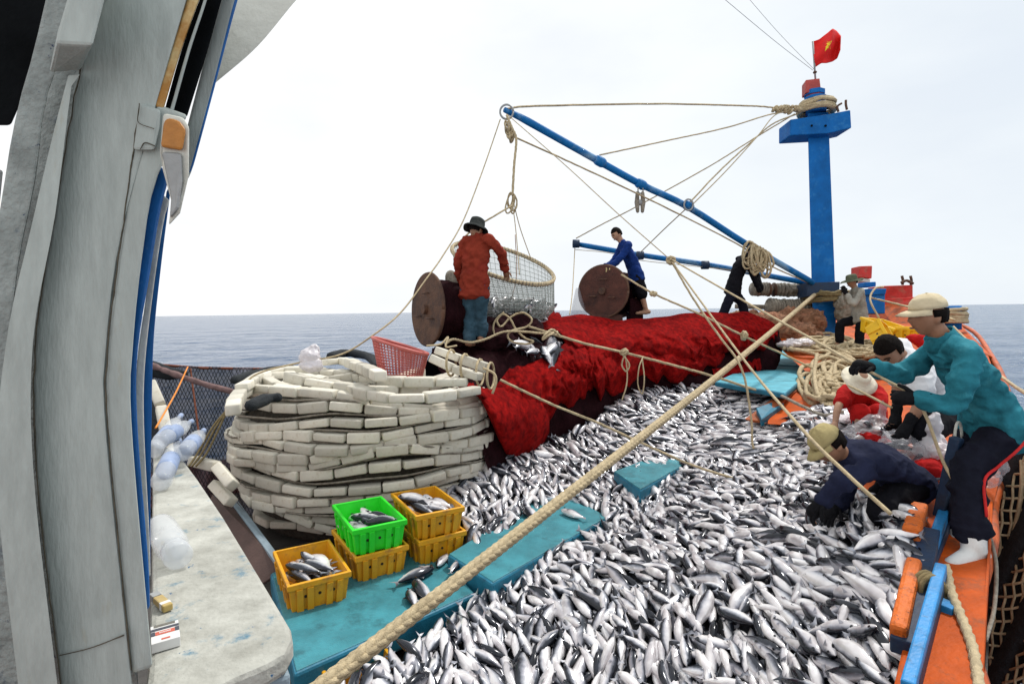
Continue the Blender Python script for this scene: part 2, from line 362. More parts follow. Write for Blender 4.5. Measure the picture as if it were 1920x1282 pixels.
class RBF:                      # thin plate interpolation of 1/depth over photo pixels
    def __init__(s, pts):
        s.P = np.array([(p[0]/500., p[1]/500.) for p in pts]); n = len(pts)
        d = np.linalg.norm(s.P[:, None]-s.P[None], axis=2); K = s.k(d)+np.eye(n)*1e-3
        A = np.zeros((n+3, n+3)); A[:n, :n] = K; A[:n, n] = 1; A[:n, n+1:] = s.P; A[n, :n] = 1; A[n+1:, :n] = s.P.T
        b = np.zeros(n+3); b[:n] = [1/p[2] for p in pts]; s.w = np.linalg.solve(A, b)
    @staticmethod
    def k(d): return np.where(d > 0, d*d*np.log(d+1e-12), 0)
    def __call__(s, px, py):
        q = np.array((px/500., py/500.)); d = np.linalg.norm(s.P-q, axis=1)
        return 1/float(max(.02, s.k(d)@s.w[:-3]+s.w[-3]+s.w[-2]*q[0]+s.w[-1]*q[1]))
def inside(poly, x, y):
    c = False; n = len(poly)
    for i in range(n):
        x1, y1 = poly[i]; x2, y2 = poly[i-1]
        if (y1 > y) != (y2 > y) and x < (x2-x1)*(y-y1)/(y2-y1)+x1: c = not c
    return c
def bake(o):
    """replace the object's mesh by its modified one"""
    dg = bpy.context.evaluated_depsgraph_get(); dg.update()
    me = bpy.data.meshes.new_from_object(o.evaluated_get(dg)); o.modifiers.clear(); o.data = me; return me
# ================================================================== SEA AND BOAT STRUCTURE
SEA_Z = -1.35
def make_sea():
    radii = [1.5*1.035**i for i in range(250)]; radii = [r for r in radii if r < 9000]+[9000, 16000]
    na = 260; vs = []; fs = []
    for r in radii:
        for j in range(na+1):
            a = math.radians(-100+200*j/na); x, y = r*math.sin(a), r*math.cos(a)
            fade = 1/(1+(r/160)**2)
            h = (.11*mnoise.noise(V((x*.16+y*.05, y*.30, 3)))*2+.06*mnoise.noise(V((x*.6, y*.9, 9)))+.03*mnoise.noise(V((x*1.7, y*2.1, 5))))*fade
            vs.append((x, y, SEA_Z+h))
    n = na+1
    for i in range(len(radii)-1):
        for j in range(na): fs.append((i*n+j, i*n+j+1, (i+1)*n+j+1, (i+1)*n+j))
    mb = MB(); mb.add(vs, fs); me = mb.mesh('sea', M['sea'], True)
    return tag(link('sea', me, world=False), 'open sea with low choppy waves reaching the horizon', None, None, 'structure')
make_sea()
STB = [(1.2, -2, .75), (1.62, .8, .78)]+[tuple(at(*p)) for p in ((1845, 1290, 2.15), (1860, 1000, 3.3), (1864, 930, 3.98), (1898, 800, 5.0), (1862, 668, 7.0), (1795, 604, 12), (1655, 575, 17))]
PORT = [(-6, -2, 1.3), (-7, 4, .4), (-4.6, 6.6, .4), (0, 9.5, .6), (6, 13.7, 1.7)]
def hull():
    t = thing('fishing_boat', 'orange wooden fishing boat hull carrying the whole catch and crew', 'boat', (1, 5, -1.4))
    mb = MB(); ring = STB+PORT[::-1]; cx, cy = 1.5, 6
    for i in range(len(ring)):
        a, b = ring[i], ring[(i+1) % len(ring)]
        f = .90
        a2 = (cx+(a[0]-cx)*f, cy+(a[1]-cy)*f, -1.7); b2 = (cx+(b[0]-cx)*f, cy+(b[1]-cy)*f, -1.7)
        mb.add([a, b, b2, a2], [(0, 1, 2, 3)])
    mb.build('hull_side', M['hull'], t, True)
    # rub rail outside of the starboard side
    q = MB(); q.tube(smooth_pts([V(p)+V((.0, 0, -.03)) for p in STB[1:]], 6), .035, 6); q.build('rub_rail', M['hull'], t, True)
    return t
HULL = hull()
mb = MB(); pts = [(p[0], p[1], 0) for p in STB]+[(p[0], p[1], 0) for p in PORT[::-1]]
mb.add(pts, [list(range(len(pts)))]); tag(link('lower_deck', mb.mesh('lower_deck', M['deck']), world=False), 'dark wooden lower deck under the heaped fish', None, None, 'structure')
# raised starboard side deck and foredeck: one sheet that follows the sheer of the boat
UD = RBF([(1432, 790, 6.9), (1530, 775, 6.6), (1526, 715, 8.4), (1640, 790, 5.2), (1700, 880, 4.1), (1640, 970, 3.55), (1560, 880, 4.5), (1860, 960, 3.75), (1899, 800, 4.9), (1850, 670, 6.9),
          (1610, 660, 10.3), (1548, 632, 11.3), (1450, 632, 11), (1650, 598, 14), (1760, 620, 11), (1700, 690, 7.8), (1600, 700, 8.3), (1480, 655, 9.9), (1790, 606, 11.8)])
def sheet(poly, rb, step, bump=0, dz=0):
    xs = [p[0] for p in poly]; ys = [p[1] for p in poly]; idx = {}; vs = []; fs = []
    nx = int((max(xs)-min(xs))/step)+2; ny = int((max(ys)-min(ys))/step)+2
    x0, y0 = min(xs)-step/2, min(ys)-step/2
    ins = lambda i, j: inside(poly, x0+(i+.5)*step, y0+(j+.5)*step)
    def vid(i, j):
        if (i, j) not in idx:
            px, py = x0+i*step, y0+j*step; p = at(px, py, rb(px, py)); p = p+V((0, 0, dz+bump*nz3(p, 3)))
            idx[(i, j)] = len(vs); vs.append(p)
        return idx[(i, j)]
    for i in range(nx):
        for j in range(ny):
            if ins(i, j): fs.append((vid(i, j), vid(i+1, j), vid(i+1, j+1), vid(i, j+1)))
    cnt = {}
    for f in fs:
        for a, b in zip(f, f[1:]+f[:1]): cnt[(min(a, b), max(a, b))] = cnt.get((min(a, b), max(a, b)), 0)+1
    edge = {i for e, c in cnt.items() if c == 1 for i in e}
    for (i, j), k in idx.items():          # pull the stepped border onto the outline
        if k in edge:
            x, y = x0+i*step, y0+j*step; best = None
            for a, b in zip(poly, poly[1:]+poly[:1]):
                t = max(0, min(1, ((x-a[0])*(b[0]-a[0])+(y-a[1])*(b[1]-a[1]))/max(1e-6, (b[0]-a[0])**2+(b[1]-a[1])**2)))
                qx, qy = a[0]+t*(b[0]-a[0]), a[1]+t*(b[1]-a[1]); d = (qx-x)**2+(qy-y)**2
                if best is None or d < best[0]: best = (d, qx, qy)
            p = at(best[1], best[2], rb(best[1], best[2])); vs[k] = p+V((0, 0, dz))
    m = MB(); m.add(vs, fs); return m
up_poly = [(1422, 622), (1650, 588), (1790, 606), (1852, 664), (1899, 795), (1866, 930), (1860, 1000), (1640, 1010), (1600, 930), (1556, 838), (1524, 800), (1434, 794), (1520, 705), (1465, 655)]
tag(link('side_deck', sheet(up_poly, UD, 7).mesh('side_deck', M['orange'], True), world=False), 'orange painted side deck and foredeck', None, None, 'structure')
# ---- gunwale plank, blue rail bars and worn orange blocks beside it
def pxprism(mb, pts, off): mb.prism([at(*p) for p in pts], off)
t = thing('gunwale', 'wide orange gunwale plank along the starboard edge with blue bars', 'gunwale', at(1760, 1150, 2.6)-V((0, 0, .2)))
mb = MB(); pxprism(mb, [(1688, 1300, 2.16), (1735, 1060, 2.95), (1770, 930, 3.85), (1862, 930, 3.92), (1860, 1000, 3.24), (1852, 1120, 2.62), (1843, 1300, 2.10)], V((0, 0, -.09)))
mb.build('plank', M['orange'], t, False, .012)
def bar(p0, p1, w, h, m, name, par, bevel=.008, mats=None):
    """long timber between two photo points"""
    a, b = at(*p0), at(*p1); d = (b-a); s = d.cross(V((0, 0, 1))).normalized()*w/2; u = s.cross(d).normalized()*h/2
    q = MB(); q.box((a+b)/2, d/2, s, u); return q.build(name, M[m], par, False, bevel)
bar((1736, 1066, 2.90), (1782, 930, 3.62), .052, .10, 'blue_rail', 'rail_bar', t)
bar((1702, 1300, 2.08), (1764, 1072, 2.76), .048, .10, 'blue_rail', 'rail_bar', t)
bar((1716, 1290, 2.13), (1772, 1085, 2.78), .026, .09, 'blue_dark', 'rail_backing', t)
bar((1750, 1066, 2.95), (1794, 940, 3.68), .026, .09, 'blue_dark', 'rail_backing', t)
bar((1684, 1196, 2.42), (1714, 1062, 2.86), .068, .12, 'orange_worn', 'timber_head', t, .02)
bar((1708, 1008, 3.05), (1724, 958, 3.40), .085, .12, 'orange_worn', 'timber_head', t, .016)
bar((1694, 1215, 2.40), (1742, 1000, 3.15), .10, .08, 'blue_dark', 'inner_beam', t)
bar((1690, 1300, 2.2), (1712, 1200, 2.5), .05, .06, 'orange', 'inner_plank', t)
q = MB(); q.box(at(1772, 1140, 2.60), V((.035, .02, 0)), V((-.02, .04, 0)), V((0, 0, .03))); q.build('cleat', M['blue_rail'], t, False, .006)
q = MB()
a = at(1744, 1105, 2.68)
for k in range(3): q.tube([a+V((math.cos(x)*.06, k*.022-.02+math.sin(x)*.01, math.sin(x)*.09-.02)) for x in np.linspace(0, 2*PI, 18)], .013, 6)
o = q.build('rope_lashing', M['rope_dark'], None, True); tag(o, 'brown rope lashing wound round the blue rail bar', 'rope')
# upright blue stanchion with a ring that the teal shirted man leans over
t = thing('blue_stanchion', 'dark blue upright bar with metal hoop in front of standing man', 'stanchion', at(1766, 960, 3.45))
bar((1762, 968, 3.40), (1794, 820, 3.30), .055, .06, 'blue_dark', 'bar', t)
q = MB(); c = at(1797, 822, 3.38)
q.tube([c+RT*(math.cos(x)*.045)+UP*(math.sin(x)*.10)+FW*(.03*math.cos(x)) for x in np.linspace(0, 2*PI, 25)], .008, 6); q.build('hoop', M['white_paint'], t, True)
# ================================================================== CABIN AT THE LEFT EDGE
cab = thing('cabin_corner', 'weathered grey painted cabin wall with blue window frame at left', 'cabin', atz(150, 1240, 1.2))
def slab(name, pts, m, thick=.05, par=cab, bevel=.006):
    ps = [at(*p) for p in pts]; c = sum(ps, V())/len(ps); d = (c-CAM).normalized()*thick
    q = MB(); q.prism(ps, d); return q.build(name, M[m], par, False, bevel)
def curve_px(ctrl, n=6):
    return [(p.x, p.y) for p in smooth_pts([V((a, b, 0)) for a, b in ctrl], n)]
def strip(name, left, right, D0, D1, m, thick=.05, bevel=.006, n=5):
    """board whose two long edges follow photo curves (top to bottom); depth runs D0 -> D1"""
    def even(c, k=26):
        c = curve_px(c, 8); ac = [0]
        for a, b in zip(c, c[1:]): ac.append(ac[-1]+math.hypot(b[0]-a[0], b[1]-a[1]))
        o = []
        for i in range(k):
            s = ac[-1]*i/(k-1); j = min(len(c)-2, max(j for j in range(len(ac)) if ac[j] <= s+1e-9)); f = (s-ac[j])/max(1e-6, ac[j+1]-ac[j])
            o.append((c[j][0]*(1-f)+c[j+1][0]*f, c[j][1]*(1-f)+c[j+1][1]*f))
        return o
    L, R = even(left), even(right)
    q = MB(); y0, y1 = L[0][1], L[-1][1]
    Dm = lambda y: D0+(D1-D0)*(y-y0)/(y1-y0)
    m2 = min(len(L), len(R)); rings = []
    for i in range(m2):
        a, b = at(L[i][0], L[i][1], Dm(L[i][1])), at(R[i][0], R[i][1], Dm(R[i][1]))
        d = ((a+b)/2-CAM).normalized()*thick
        rings.append([a, b, b+d, a+d])
    q.loft(rings); return q.build(name, M[m], par_or(cab), False, bevel)
def par_or(x): return x
strip('wall_panel', [(205, -40), (150, 130), (102, 400), (66, 640), (68, 900), (118, 1320)], [(362, -40), (294, 195), (226, 450), (201, 640), (199, 800), (252, 1320)], 1.16, 1.10, 'wall', .05)
strip('corner_post', [(296, 196), (250, 340), (224, 470), (204, 640), (202, 800), (248, 1262)], [(352, 216), (292, 340), (268, 470), (250, 640), (247, 800), (286, 1250)], 1.15, 1.11, 'wall', .06)
strip('batten', [(128, 142), (100, 250), (60, 420), (12, 640), (-6, 900), (38, 1320)], [(150, 140), (136, 150), (104, 400), (62, 640), (64, 900), (112, 1320)], 1.11, 1.06, 'wall', .05)
q = MB(); q.loft([[at(x, y, 1.03) for x, y in ((140, -60), (208, -60), (196, 0), (174, 86), (104, 82), (114, 50), (128, 0))], [at(x, y, 1.13) for x, y in ((140, -60), (208, -60), (196, 0), (150, 134), (92, 138), (108, 60), (126, 0))]]); q.build('batten', M['wall'], cab, False, .006)
strip('jamb_plank', [(95, -40), (62, 100), (34, 200), (10, 330), (-30, 640), (-60, 1320)], [(150, -40), (112, 110), (84, 200), (68, 330), (22, 640), (40, 1320)], 1.17, 1.11, 'wall_b', .07)
slab('seam_block', [(262, 194, 1.135), (302, 206, 1.135), (300, 240, 1.135), (290, 282, 1.13), (250, 282, 1.13)], 'wall', .03)
strip('stained_channel', [(366, -40), (350, 0), (322, 90), (290, 200)], [(392, -40), (374, 0), (340, 95), (306, 208)], 1.17, 1.15, 'stain', .03)
strip('dark_channel', [(392, -40), (374, 0), (340, 95), (308, 208)], [(432, -40), (416, 0), (388, 100), (350, 222)], 1.21, 1.20, 'dark', .02)
strip('channel_lip', [(388, -40), (382, 0), (352, 90), (318, 208)], [(394, -40), (388, 0), (358, 92), (325, 210)], 1.17, 1.16, 'wall', .02)
strip('side_panel', [(430, -40), (414, 0), (384, 110), (348, 250), (330, 330)], [(458, -40), (442, 0), (402, 160), (366, 300), (352, 338)], 1.24, 1.22, 'wall', .03)
strip('blue_trim', [(456, -40), (440, 0), (399, 160), (364, 290), (354, 325)], [(463, -40), (446, 0), (404, 158), (368, 292), (358, 322)], 1.22, 1.20, 'frame_blue', .02)
strip('window_frame', [(290, 300), (268, 400), (246, 520), (228, 660), (226, 800), (250, 1050), (262, 1150)], [(318, 330), (300, 400), (280, 520), (258, 660), (258, 800), (278, 1050), (281, 1140)], 1.17, 1.14, 'frame_blue', .02)
strip('window_track', [(302, 362), (292, 420), (276, 540), (257, 680), (255, 800), (268, 1000), (276, 1080)], [(318, 376), (306, 420), (288, 540), (272, 680), (270, 800), (280, 1000), (282, 1080)], 1.20, 1.18, 'white_paint', .02)  # white colour paints the sky's reflection on the track
strip('window_frame', [(312, 360), (304, 420), (288, 540), (271, 680), (269, 800), (272, 940), (279, 1080)], [(322, 340), (318, 372), (302, 500), (288, 640), (284, 800), (282, 940), (282, 1080)], 1.23, 1.20, 'frame_blue', .02)
# latch: rusty head and curved grey handle
lt = slab('latch', [(306, 212, 1.09), (344, 220, 1.09), (355, 238, 1.09), (354, 330, 1.09), (338, 400, 1.10), (316, 424, 1.10), (322, 380, 1.10), (305, 318, 1.10), (300, 285, 1.09)], 'white_paint', .03)
slab('latch_head', [(308, 226, 1.08), (318, 221, 1.08), (338, 228, 1.08), (349, 245, 1.08), (342, 283, 1.08), (301, 276, 1.08)], 'latch', .02, lt)
slab('latch_handle', [(303, 284, 1.085), (341, 287, 1.085), (343, 340, 1.085), (336, 390, 1.09), (318, 410, 1.09), (321, 372, 1.09)], 'grey_metal', .02, lt)
# roof overhang, dark ceiling and gap
strip('roof_overhang', [(462, -40), (446, 0), (424, 80), (399, 158)], [(600, -40), (556, 0), (482, 88), (399, 160)], 1.4, 1.35, 'white_paint', .05)
slab('ceiling', [(-60, -60, 1.3), (128, -60, 1.3), (92, 0, 1.3), (45, 180, 1.3), (20, 236, 1.3), (-60, 236, 1.3)], 'dark', .05)
slab('sill_beam', [(-60, 318, 1.25), (6, 318, 1.25), (-4, 420, 1.25), (-60, 420, 1.25)], 'wall_b', .05)
# cracked paint along the joints
def seam(ctrl, D0, D1, r=.0016):
    L = curve_px(ctrl, 14); y0, y1 = L[0][1], L[-1][1]
    q = MB(); q.tube([at(x+3*nz3((y*.03, 1, 2), 1), y, D0+(D1-D0)*(y-y0)/(y1-y0)) for x, y in L], [r*(.7+.8*abs(nz3((y*.05, 7, 1), 1))) for x, y in L], 5)
    q.build('paint_crack', M['crack'], cab, True)
seam([(206, -30), (151, 130), (103, 400), (67, 640), (70, 900), (116, 1300)], 1.158, 1.098)
seam([(262, 200), (242, 340), (225, 465), (203, 640), (202, 800), (246, 1255)], 1.148, 1.104)
seam([(112, 1228), (170, 1214), (232, 1190)], 1.10, 1.10, .0014)
seam([(262, 194), (258, 228), (290, 242)], 1.13, 1.128, .0012)
seam([(262, 280), (272, 268), (290, 274)], 1.128, 1.128, .001)
slab('backing_wall', [(140, -40, 1.30), (380, -40, 1.30), (330, 120, 1.30), (292, 210, 1.30), (250, 420, 1.28), (232, 640, 1.27), (240, 1000, 1.26), (262, 1320, 1.24), (-80, 1320, 1.24), (-60, 640, 1.27), (24, 330, 1.29), (60, 200, 1.3), (110, 60, 1.3)], 'wall_b', .03)
# ---- ledge
LZ = 1.55
lp = [(270, 1300), (276, 1255), (284, 1100), (286, 900), (288, 820), (330, 848), (345, 862), (372, 898), (420, 968), (478, 1062), (527, 1142), (545, 1172), (549, 1196), (536, 1222), (500, 1243), (440, 1268), (380, 1300)]
led = thing('ledge', 'chipped cream painted ledge beside the cabin with blue paint showing', 'ledge', atz(400, 1150, 1.3))
q = MB(); q.prism([atz(x, y, LZ) for x, y in lp], V((0, 0, -.055))); q.build('top_board', M['ledge'], led, False, .014)
q = MB(); q.prism([atz(x, y, LZ-.058) for x, y in ((545, 1262), (470, 1290), (300, 1400), (300, 1300), (450, 1150), (515, 1180))], V((0, 0, -1.4))); q.build('ledge_front', M['plank_grey'], led, False, .01)
# ---- things on the ledge
def bottle(p0, p1, r, label, lab_blue=True, ring=None):
    """plastic bottle lying from base point p0 to neck point p1"""
    a, b = V(p0), V(p1); L = (b-a).length; d = (b-a)/L
    t = thing('bottle', label, 'bottle', (a.x, a.y, a.z-r), 'plastic bottles lying on the ledge')
    prof = [(0, r*.55), (.01, r*.9), (.03, r), (.18, r*.97), (.2, r), (.38, r*.96), (.4, r), (.58, r*.97), (.62, r), (.74, r*.85), (.85, r*.5), (.93, r*.3), (1, r*.3)]
    q = MB(); q.tube([a+d*(L*x) for x, _ in prof], [w for _, w in prof], 18); q.build('bottle_body', M['clear'], t, True)
    if lab_blue:
        q = MB(); q.tube([a+d*(L*x) for x in (.24, .3, .42, .48)], r*1.015, 18); q.build('bottle_label', M['bottle_blue'], t, True)
    q = MB(); q.tube([a+d*(L*x) for x in (.94, .96, 1.02, 1.03)], [r*.34, r*.36, r*.36, r*.3], 12); q.build('bottle_cap', M['bottle_blue'], t, True)
R_ = .042
bottle(atz(301, 905, LZ+R_), atz(318, 835, LZ+R_)+V((-.02, .12, 0)), R_, 'clear water bottle lying nearest the viewer on ledge, base toward us')
bottle(atz(308, 872, LZ+R_)+V((.03, .1, .03)), atz(338, 832, LZ+R_)+V((.02, .2, .03)), R_, 'clear water bottle with blue band behind the nearest bottle')
bottle(atz(289, 850, LZ+R_)+V((0, .05, .05)), atz(322, 826, LZ+R_)+V((0, .2, .07)), R_, 'blue labelled bottle lying highest in the small bottle pile')
bottle(atz(283, 862, LZ+R_)+V((-.05, .1, .02)), atz(300, 815, LZ+R_)+V((-.05, .3, .06)), R_, 'half hidden bottle against the blue window frame')
# clear plastic jar lying on the ledge
a, b = atz(300, 985, LZ+.045), atz(334, 1042, LZ+.045)
t = thing('jar', 'empty clear plastic jar lying on the chipped ledge', 'jar', ((a+b)/2)-V((0, 0, .045)))
d = (b-a); prof = [(0, .03), (.02, .042), (.1, .046), (.7, .046), (.78, .04), (.82, .034), (.86, .04), (1, .04), (1.02, .034)]
q = MB(); q.tube([a+d*x for x, _ in prof], [w for _, w in prof], 20); q.build('jar_body', M['clear'], t, True)
q = MB(); q.tube([a+d*x for x in (.80, .83)], [.037, .037], 20); q.build('jar_collar', M['clear'], t, True)
# cigarette packet
c0, c1, c2 = atz(284, 1226, LZ+.002), atz(334, 1215, LZ+.002), atz(282, 1172, LZ+.002)
t = thing('cigarette_packet', 'open white cigarette packet with red and dark bands on ledge', 'packet', (c0+c1)/2)
ux = (c1-c0); uy = (c2-c0)*.86; uy = uy.normalized()*.085; ux = (ux-uy.normalized()*ux.dot(uy.normalized())).normalized()*.056; uz = V((0, 0, .022))
q = MB(); q.box(c0+ux/2+uy/2+uz/2, ux/2, uy/2, uz/2); q.build('packet_box', M['card_white'], t, False, .0012)
def pband(y0, y1, m, name, x0=0, x1=1, dz=.0006):
    q = MB(); q.box(c0+ux*((x0+x1)/2)+uy*((y0+y1)/2)+uz+V((0, 0, dz)), ux*((x1-x0)/2), uy*((y1-y0)/2), V((0, 0, .0004))); q.build(name, M[m], t)
pband(.86, .98, 'card_foil', 'foil_opening', .12, .88); pband(.66, .78, 'card_dark', 'dark_band'); pband(.40, .58, 'card_red', 'red_band', .16, .84)
pband(.40, .62, 'card_dark', 'band_corner', .0, .15, .0004); pband(.40, .62, 'card_dark', 'band_corner', .85, 1, .0004); pband(.10, .17, 'card_red', 'small_print', .36, .66)
for k in range(6): pband(.46, .52, 'card_white', 'print_letter', .30+k*.07, .345+k*.07, .0012)
# yellow-brown lighter
a, b = atz(289, 1116, LZ+.012), atz(316, 1140, LZ+.012); d = (b-a)
t = thing('lighter', 'small yellow brown lighter with metal top beside the packet', 'lighter', (a+b)/2-V((0, 0, .012)))
s_ = d.cross(V((0, 0, 1))).normalized()*.0115
q = MB(); q.box(a+d*.62, d*.36, s_, V((0, 0, .009))); q.build('lighter_body', M['lighter_y'], t, False, .003)
q = MB(); q.box(a+d*.1, d*.13, s_*.95, V((0, 0, .009))); q.build('lighter_top', M['grey_metal'], t, False, .002)
q = MB(); q.box(a+d*.78, d*.07, s_*1.03, V((0, 0, .0095))); q.build('lighter_band', M['card_white'], t, False, .001)
# ================================================================== HATCHES
def hatch(label, pts, z, th, top='teal', edge='teal_edge', name='hatch_cover', ledge=0, px=True, ribs=0):
    ps = [atz(x, y, z) if len(pt) == 2 else at(*pt) for pt in pts for x, y in [pt[:2]]]
    t = thing(name, label, 'hatch cover', (sum(ps, V())/len(ps))-V((0, 0, th)))
    q = MB(); q.prism(ps, V((0, 0, -th))); q.build('cover_board', M[edge], t, False, .02)
    c = sum(ps, V())/len(ps); q = MB(); q.prism([c+(p-c)*.975+V((0, 0, .005)) for p in ps], V((0, 0, -.015))); q.build('cover_top', M[top], t, False, .004)
    return t, ps
h1, hp1 = hatch('large teal hatch cover holding the fish crates nearest the viewer', [(551, 1264), (893, 1112), (775, 985), (506, 1074)], .25, .16)
h2, hp2 = hatch('teal hatch cover right of the crates with a strip exposed between fish', [(922, 1094), (1142, 968), (1040, 915), (838, 1040)], .36, .20)
h3, hp3 = hatch('small corner of teal hatch cover showing among fish in mid heap', [(1200, 918), (1292, 866), (1240, 850), (1150, 884)], .57, .15)
h4, hp4 = hatch('turquoise hatch cover in front beside the rope coil', [(1473, 738), (1530, 690), (1412, 683), (1340, 716)], 1.20, .07, 'teal_far', 'teal_edge')
h5, hp5 = hatch('turquoise hatch cover farther back behind another', [(1528, 688), (1556, 662), (1462, 646), (1408, 682)], 1.215, .06, 'teal_far', 'teal_edge')
# orange coaming under the far hatch covers and its lower step
t = thing('hatch_coaming', 'orange hatch coaming plank under the turquoise covers', 'coaming', at(1470, 790, 7.2)-V((0, 0, .1)))
q = MB(); pxprism(q, [(1473, 749, 7.35), (1528, 704, 9.05), (1528, 724, 8.9), (1434, 794, 6.85), (1420, 788, 6.9)], FW*.06+V((-.12, .05, 0))); q.build('coaming_plank', M['coaming'], t, False, .01)
q = MB(); pxprism(q, [(1418, 764, 7.1), (1462, 748, 7.5), (1470, 756, 7.3), (1428, 786, 6.8)], V((0, 0, -.10))); q.build('coaming_step', M['teal_edge'], t, False, .01)
# grey-brown board standing at left of the floats
t = thing('side_board', 'grey blue edged brown board standing left of the crates', 'board', at(460, 1060, 4.1))
q = MB(); pxprism(q, [(398, 926, 5.55), (432, 936, 5.6), (524, 1058, 4.5), (520, 1075, 4.45), (480, 1100, 4.4), (380, 960, 5.4)], RT*.04+FW*.02); q.build('board_face', M['plank_brown'], t, False, .004)
q = MB(); pxprism(q, [(402, 926, 5.52), (428, 931, 5.62), (446, 938, 5.62), (530, 1050, 4.52), (521, 1060, 4.44), (432, 940, 5.5)], V((0, 0, -.03))); q.build('board_edge', M['plank_grey'], t, False, .004)
# blue-grey pole lying across the fish
o = None
q = MB(); q.tube(smooth_pts([at(1012, 938, 5.7), at(1100, 940, 5.75), at(1180, 934, 5.8), at(1236, 926, 5.9)], 4), [.035]*13, 8, round_ends=True)
tag(q.build('wooden_pole', M['plank_grey'], None, True), 'grey blue wooden pole lying across the fish in mid heap', 'pole')
# ================================================================== MAST, BOOMS, BOW
mt = thing('mast', 'tall blue square mast with crosstree and faded red cap', 'mast', at(1549, 632, 11.45))
def hexa(name, front, thickv, m, par, bevel=.012):
    q = MB(); q.prism([at(*p) for p in front], thickv); return q.build(name, M[m], par, False, bevel)
back = FW*.30+RT*.16
hexa('mast_post', [(1514, 212, 11.4), (1553, 210, 11.4), (1566, 540, 11.4), (1568, 632, 11.4), (1526, 632, 11.4), (1522, 540, 11.4)], back, 'blue', mt)
hexa('cross_beam', [(1482, 224, 11.25), (1553, 214, 11.15), (1595, 206, 11.1), (1597, 240, 11.1), (1553, 250, 11.15), (1482, 254, 11.25)], FW*.5, 'blue', mt, .02)
for x in (1522, 1548):
    q = MB(); q.ell(at(x, 236, 11.13), RT*.025, UP*.025, FW*.02, 8, 6); q.build('bolt', M['dark'], mt, True)
q = MB(); q.tube([at(1530, 212, 11.5), at(1529, 196, 11.5)], [.20, .20], 8); q.build('mast_head', M['blue'], mt)
q = MB(); q.tube([at(1528, 188, 11.5), at(1528, 183, 11.5)], [.21, .21], 8); q.build('mast_collar', M['blue'], mt)
q = MB(); q.tube([at(1527, 183, 11.5), at(1527, 180, 11.5)], [.17, .17], 8); q.build('collar_band', M['red_cap'], mt)
q = MB(); q.tube([at(1527, 180, 11.5), at(1527, 172, 11.5)], [.20, .20], 8); q.build('mast_collar', M['blue'], mt)
hexa('mast_cap', [(1511, 150, 11.4), (1537, 147, 11.4), (1540, 172, 11.4), (1511, 174, 11.4)], FW*.26+RT*.05, 'red_cap', mt)
for x, y0, y1, k in ((1572, 210, 194, 6), (1588, 206, 188, -2)):
    q = MB(); q.tube(smooth_pts([at(x, y0, 11.1), at(x-2, y0-10, 11.1), at(x+k, y1, 11.1)], 4), .022, 6); q.build('hook', M['rust'], mt, True)
hexa('mast_step', [(1512, 530, 11.3), (1575, 528, 11.3), (1574, 552, 11.3), (1514, 556, 11.3)], FW*.5+RT*.05, 'blue_dark', mt)
# flag
fl = thing('flag', 'red flag with yellow star flying from the mast top', 'flag', at(1528, 148, 11.5))
q = MB(); q.tube([at(1529, 150, 11.5), at(1524, 78, 11.5)], .018, 7); q.build('flag_pole', M['grey_metal'], fl, True)
q = MB(); q.ell(at(1528, 136, 11.5), RT*.04, UP*.03, FW*.04, 8, 6); q.build('pole_ring', M['rust'], fl, True)
def flag_pt(u, v):
    top = [(1522, 79), (1536, 74), (1552, 62), (1561, 54), (1568, 58), (1577, 68)]; bot = [(1529, 126), (1540, 119), (1550, 119), (1561, 116), (1570, 110), (1576, 94)]
    k = u*5; i = min(4, int(k)); f = k-i
    tx, ty = [top[i][c]*(1-f)+top[i+1][c]*f for c in (0, 1)]; bx, by = [bot[i][c]*(1-f)+bot[i+1][c]*f for c in (0, 1)]
    return at(tx*(1-v)+bx*v, ty*(1-v)+by*v, 11.5+.13*math.sin(u*9+v*2)*u**.5+.05*math.sin(v*7+u*4))
nu, nv = 28, 18; q = MB(); vs = [flag_pt(i/nu, j/nv) for i in range(nu+1) for j in range(nv+1)]
q.add(vs, [(i*(nv+1)+j, (i+1)*(nv+1)+j, (i+1)*(nv+1)+j+1, i*(nv+1)+j+1) for i in range(nu) for j in range(nv)])
o = q.build('flag_cloth', M['flag_red'], fl, True); sm = o.modifiers.new('solid', 'SOLIDIFY'); sm.thickness = .004
q = MB(); star = []
for k in range(10):
    r = .19 if k % 2 == 0 else .085; a = PI/2+k*PI/5; star.append((.42+r*math.cos(a)*.85, .42-r*math.sin(a)*1.1))
vs = [flag_pt(*p)-FW*.012 for p in star]+[flag_pt(.42, .42)-FW*.016]
q.add(vs, [(k, (k+1) % 10, 10) for k in range(10)]); q.build('star', M['flag_star'], fl, False)
# booms
bm1 = thing('boom', 'long upper blue boom slanting from mast foot up to left', 'boom', at(1520, 530, 11.3))
q = MB(); L = [(1524, 530, 11.3), (1400, 458, 10.7), (1290, 388, 10.1), (1200, 345, 9.7), (1090, 284, 9.2), (990, 228, 8.75), (946, 206, 8.5)]
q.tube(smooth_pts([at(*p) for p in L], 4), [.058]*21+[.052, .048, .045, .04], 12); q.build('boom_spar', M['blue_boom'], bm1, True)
for p in ((1290, 386, 10.05), (1125, 303, 9.3), (1202, 346, 9.65)):
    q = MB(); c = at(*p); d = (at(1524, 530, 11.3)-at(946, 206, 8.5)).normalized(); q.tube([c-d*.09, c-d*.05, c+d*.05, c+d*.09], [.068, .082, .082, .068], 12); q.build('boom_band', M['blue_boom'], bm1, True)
q = MB(); c = at(950, 210, 8.48)
q.tube([c+RT*(math.cos(x)*.10)+UP*(math.sin(x)*.11) for x in np.linspace(0, 2*PI, 22)], .016, 6); q.build('end_ring', M['grey_metal'], bm1, True)
q = MB(); c = at(1291, 384, 9.95)
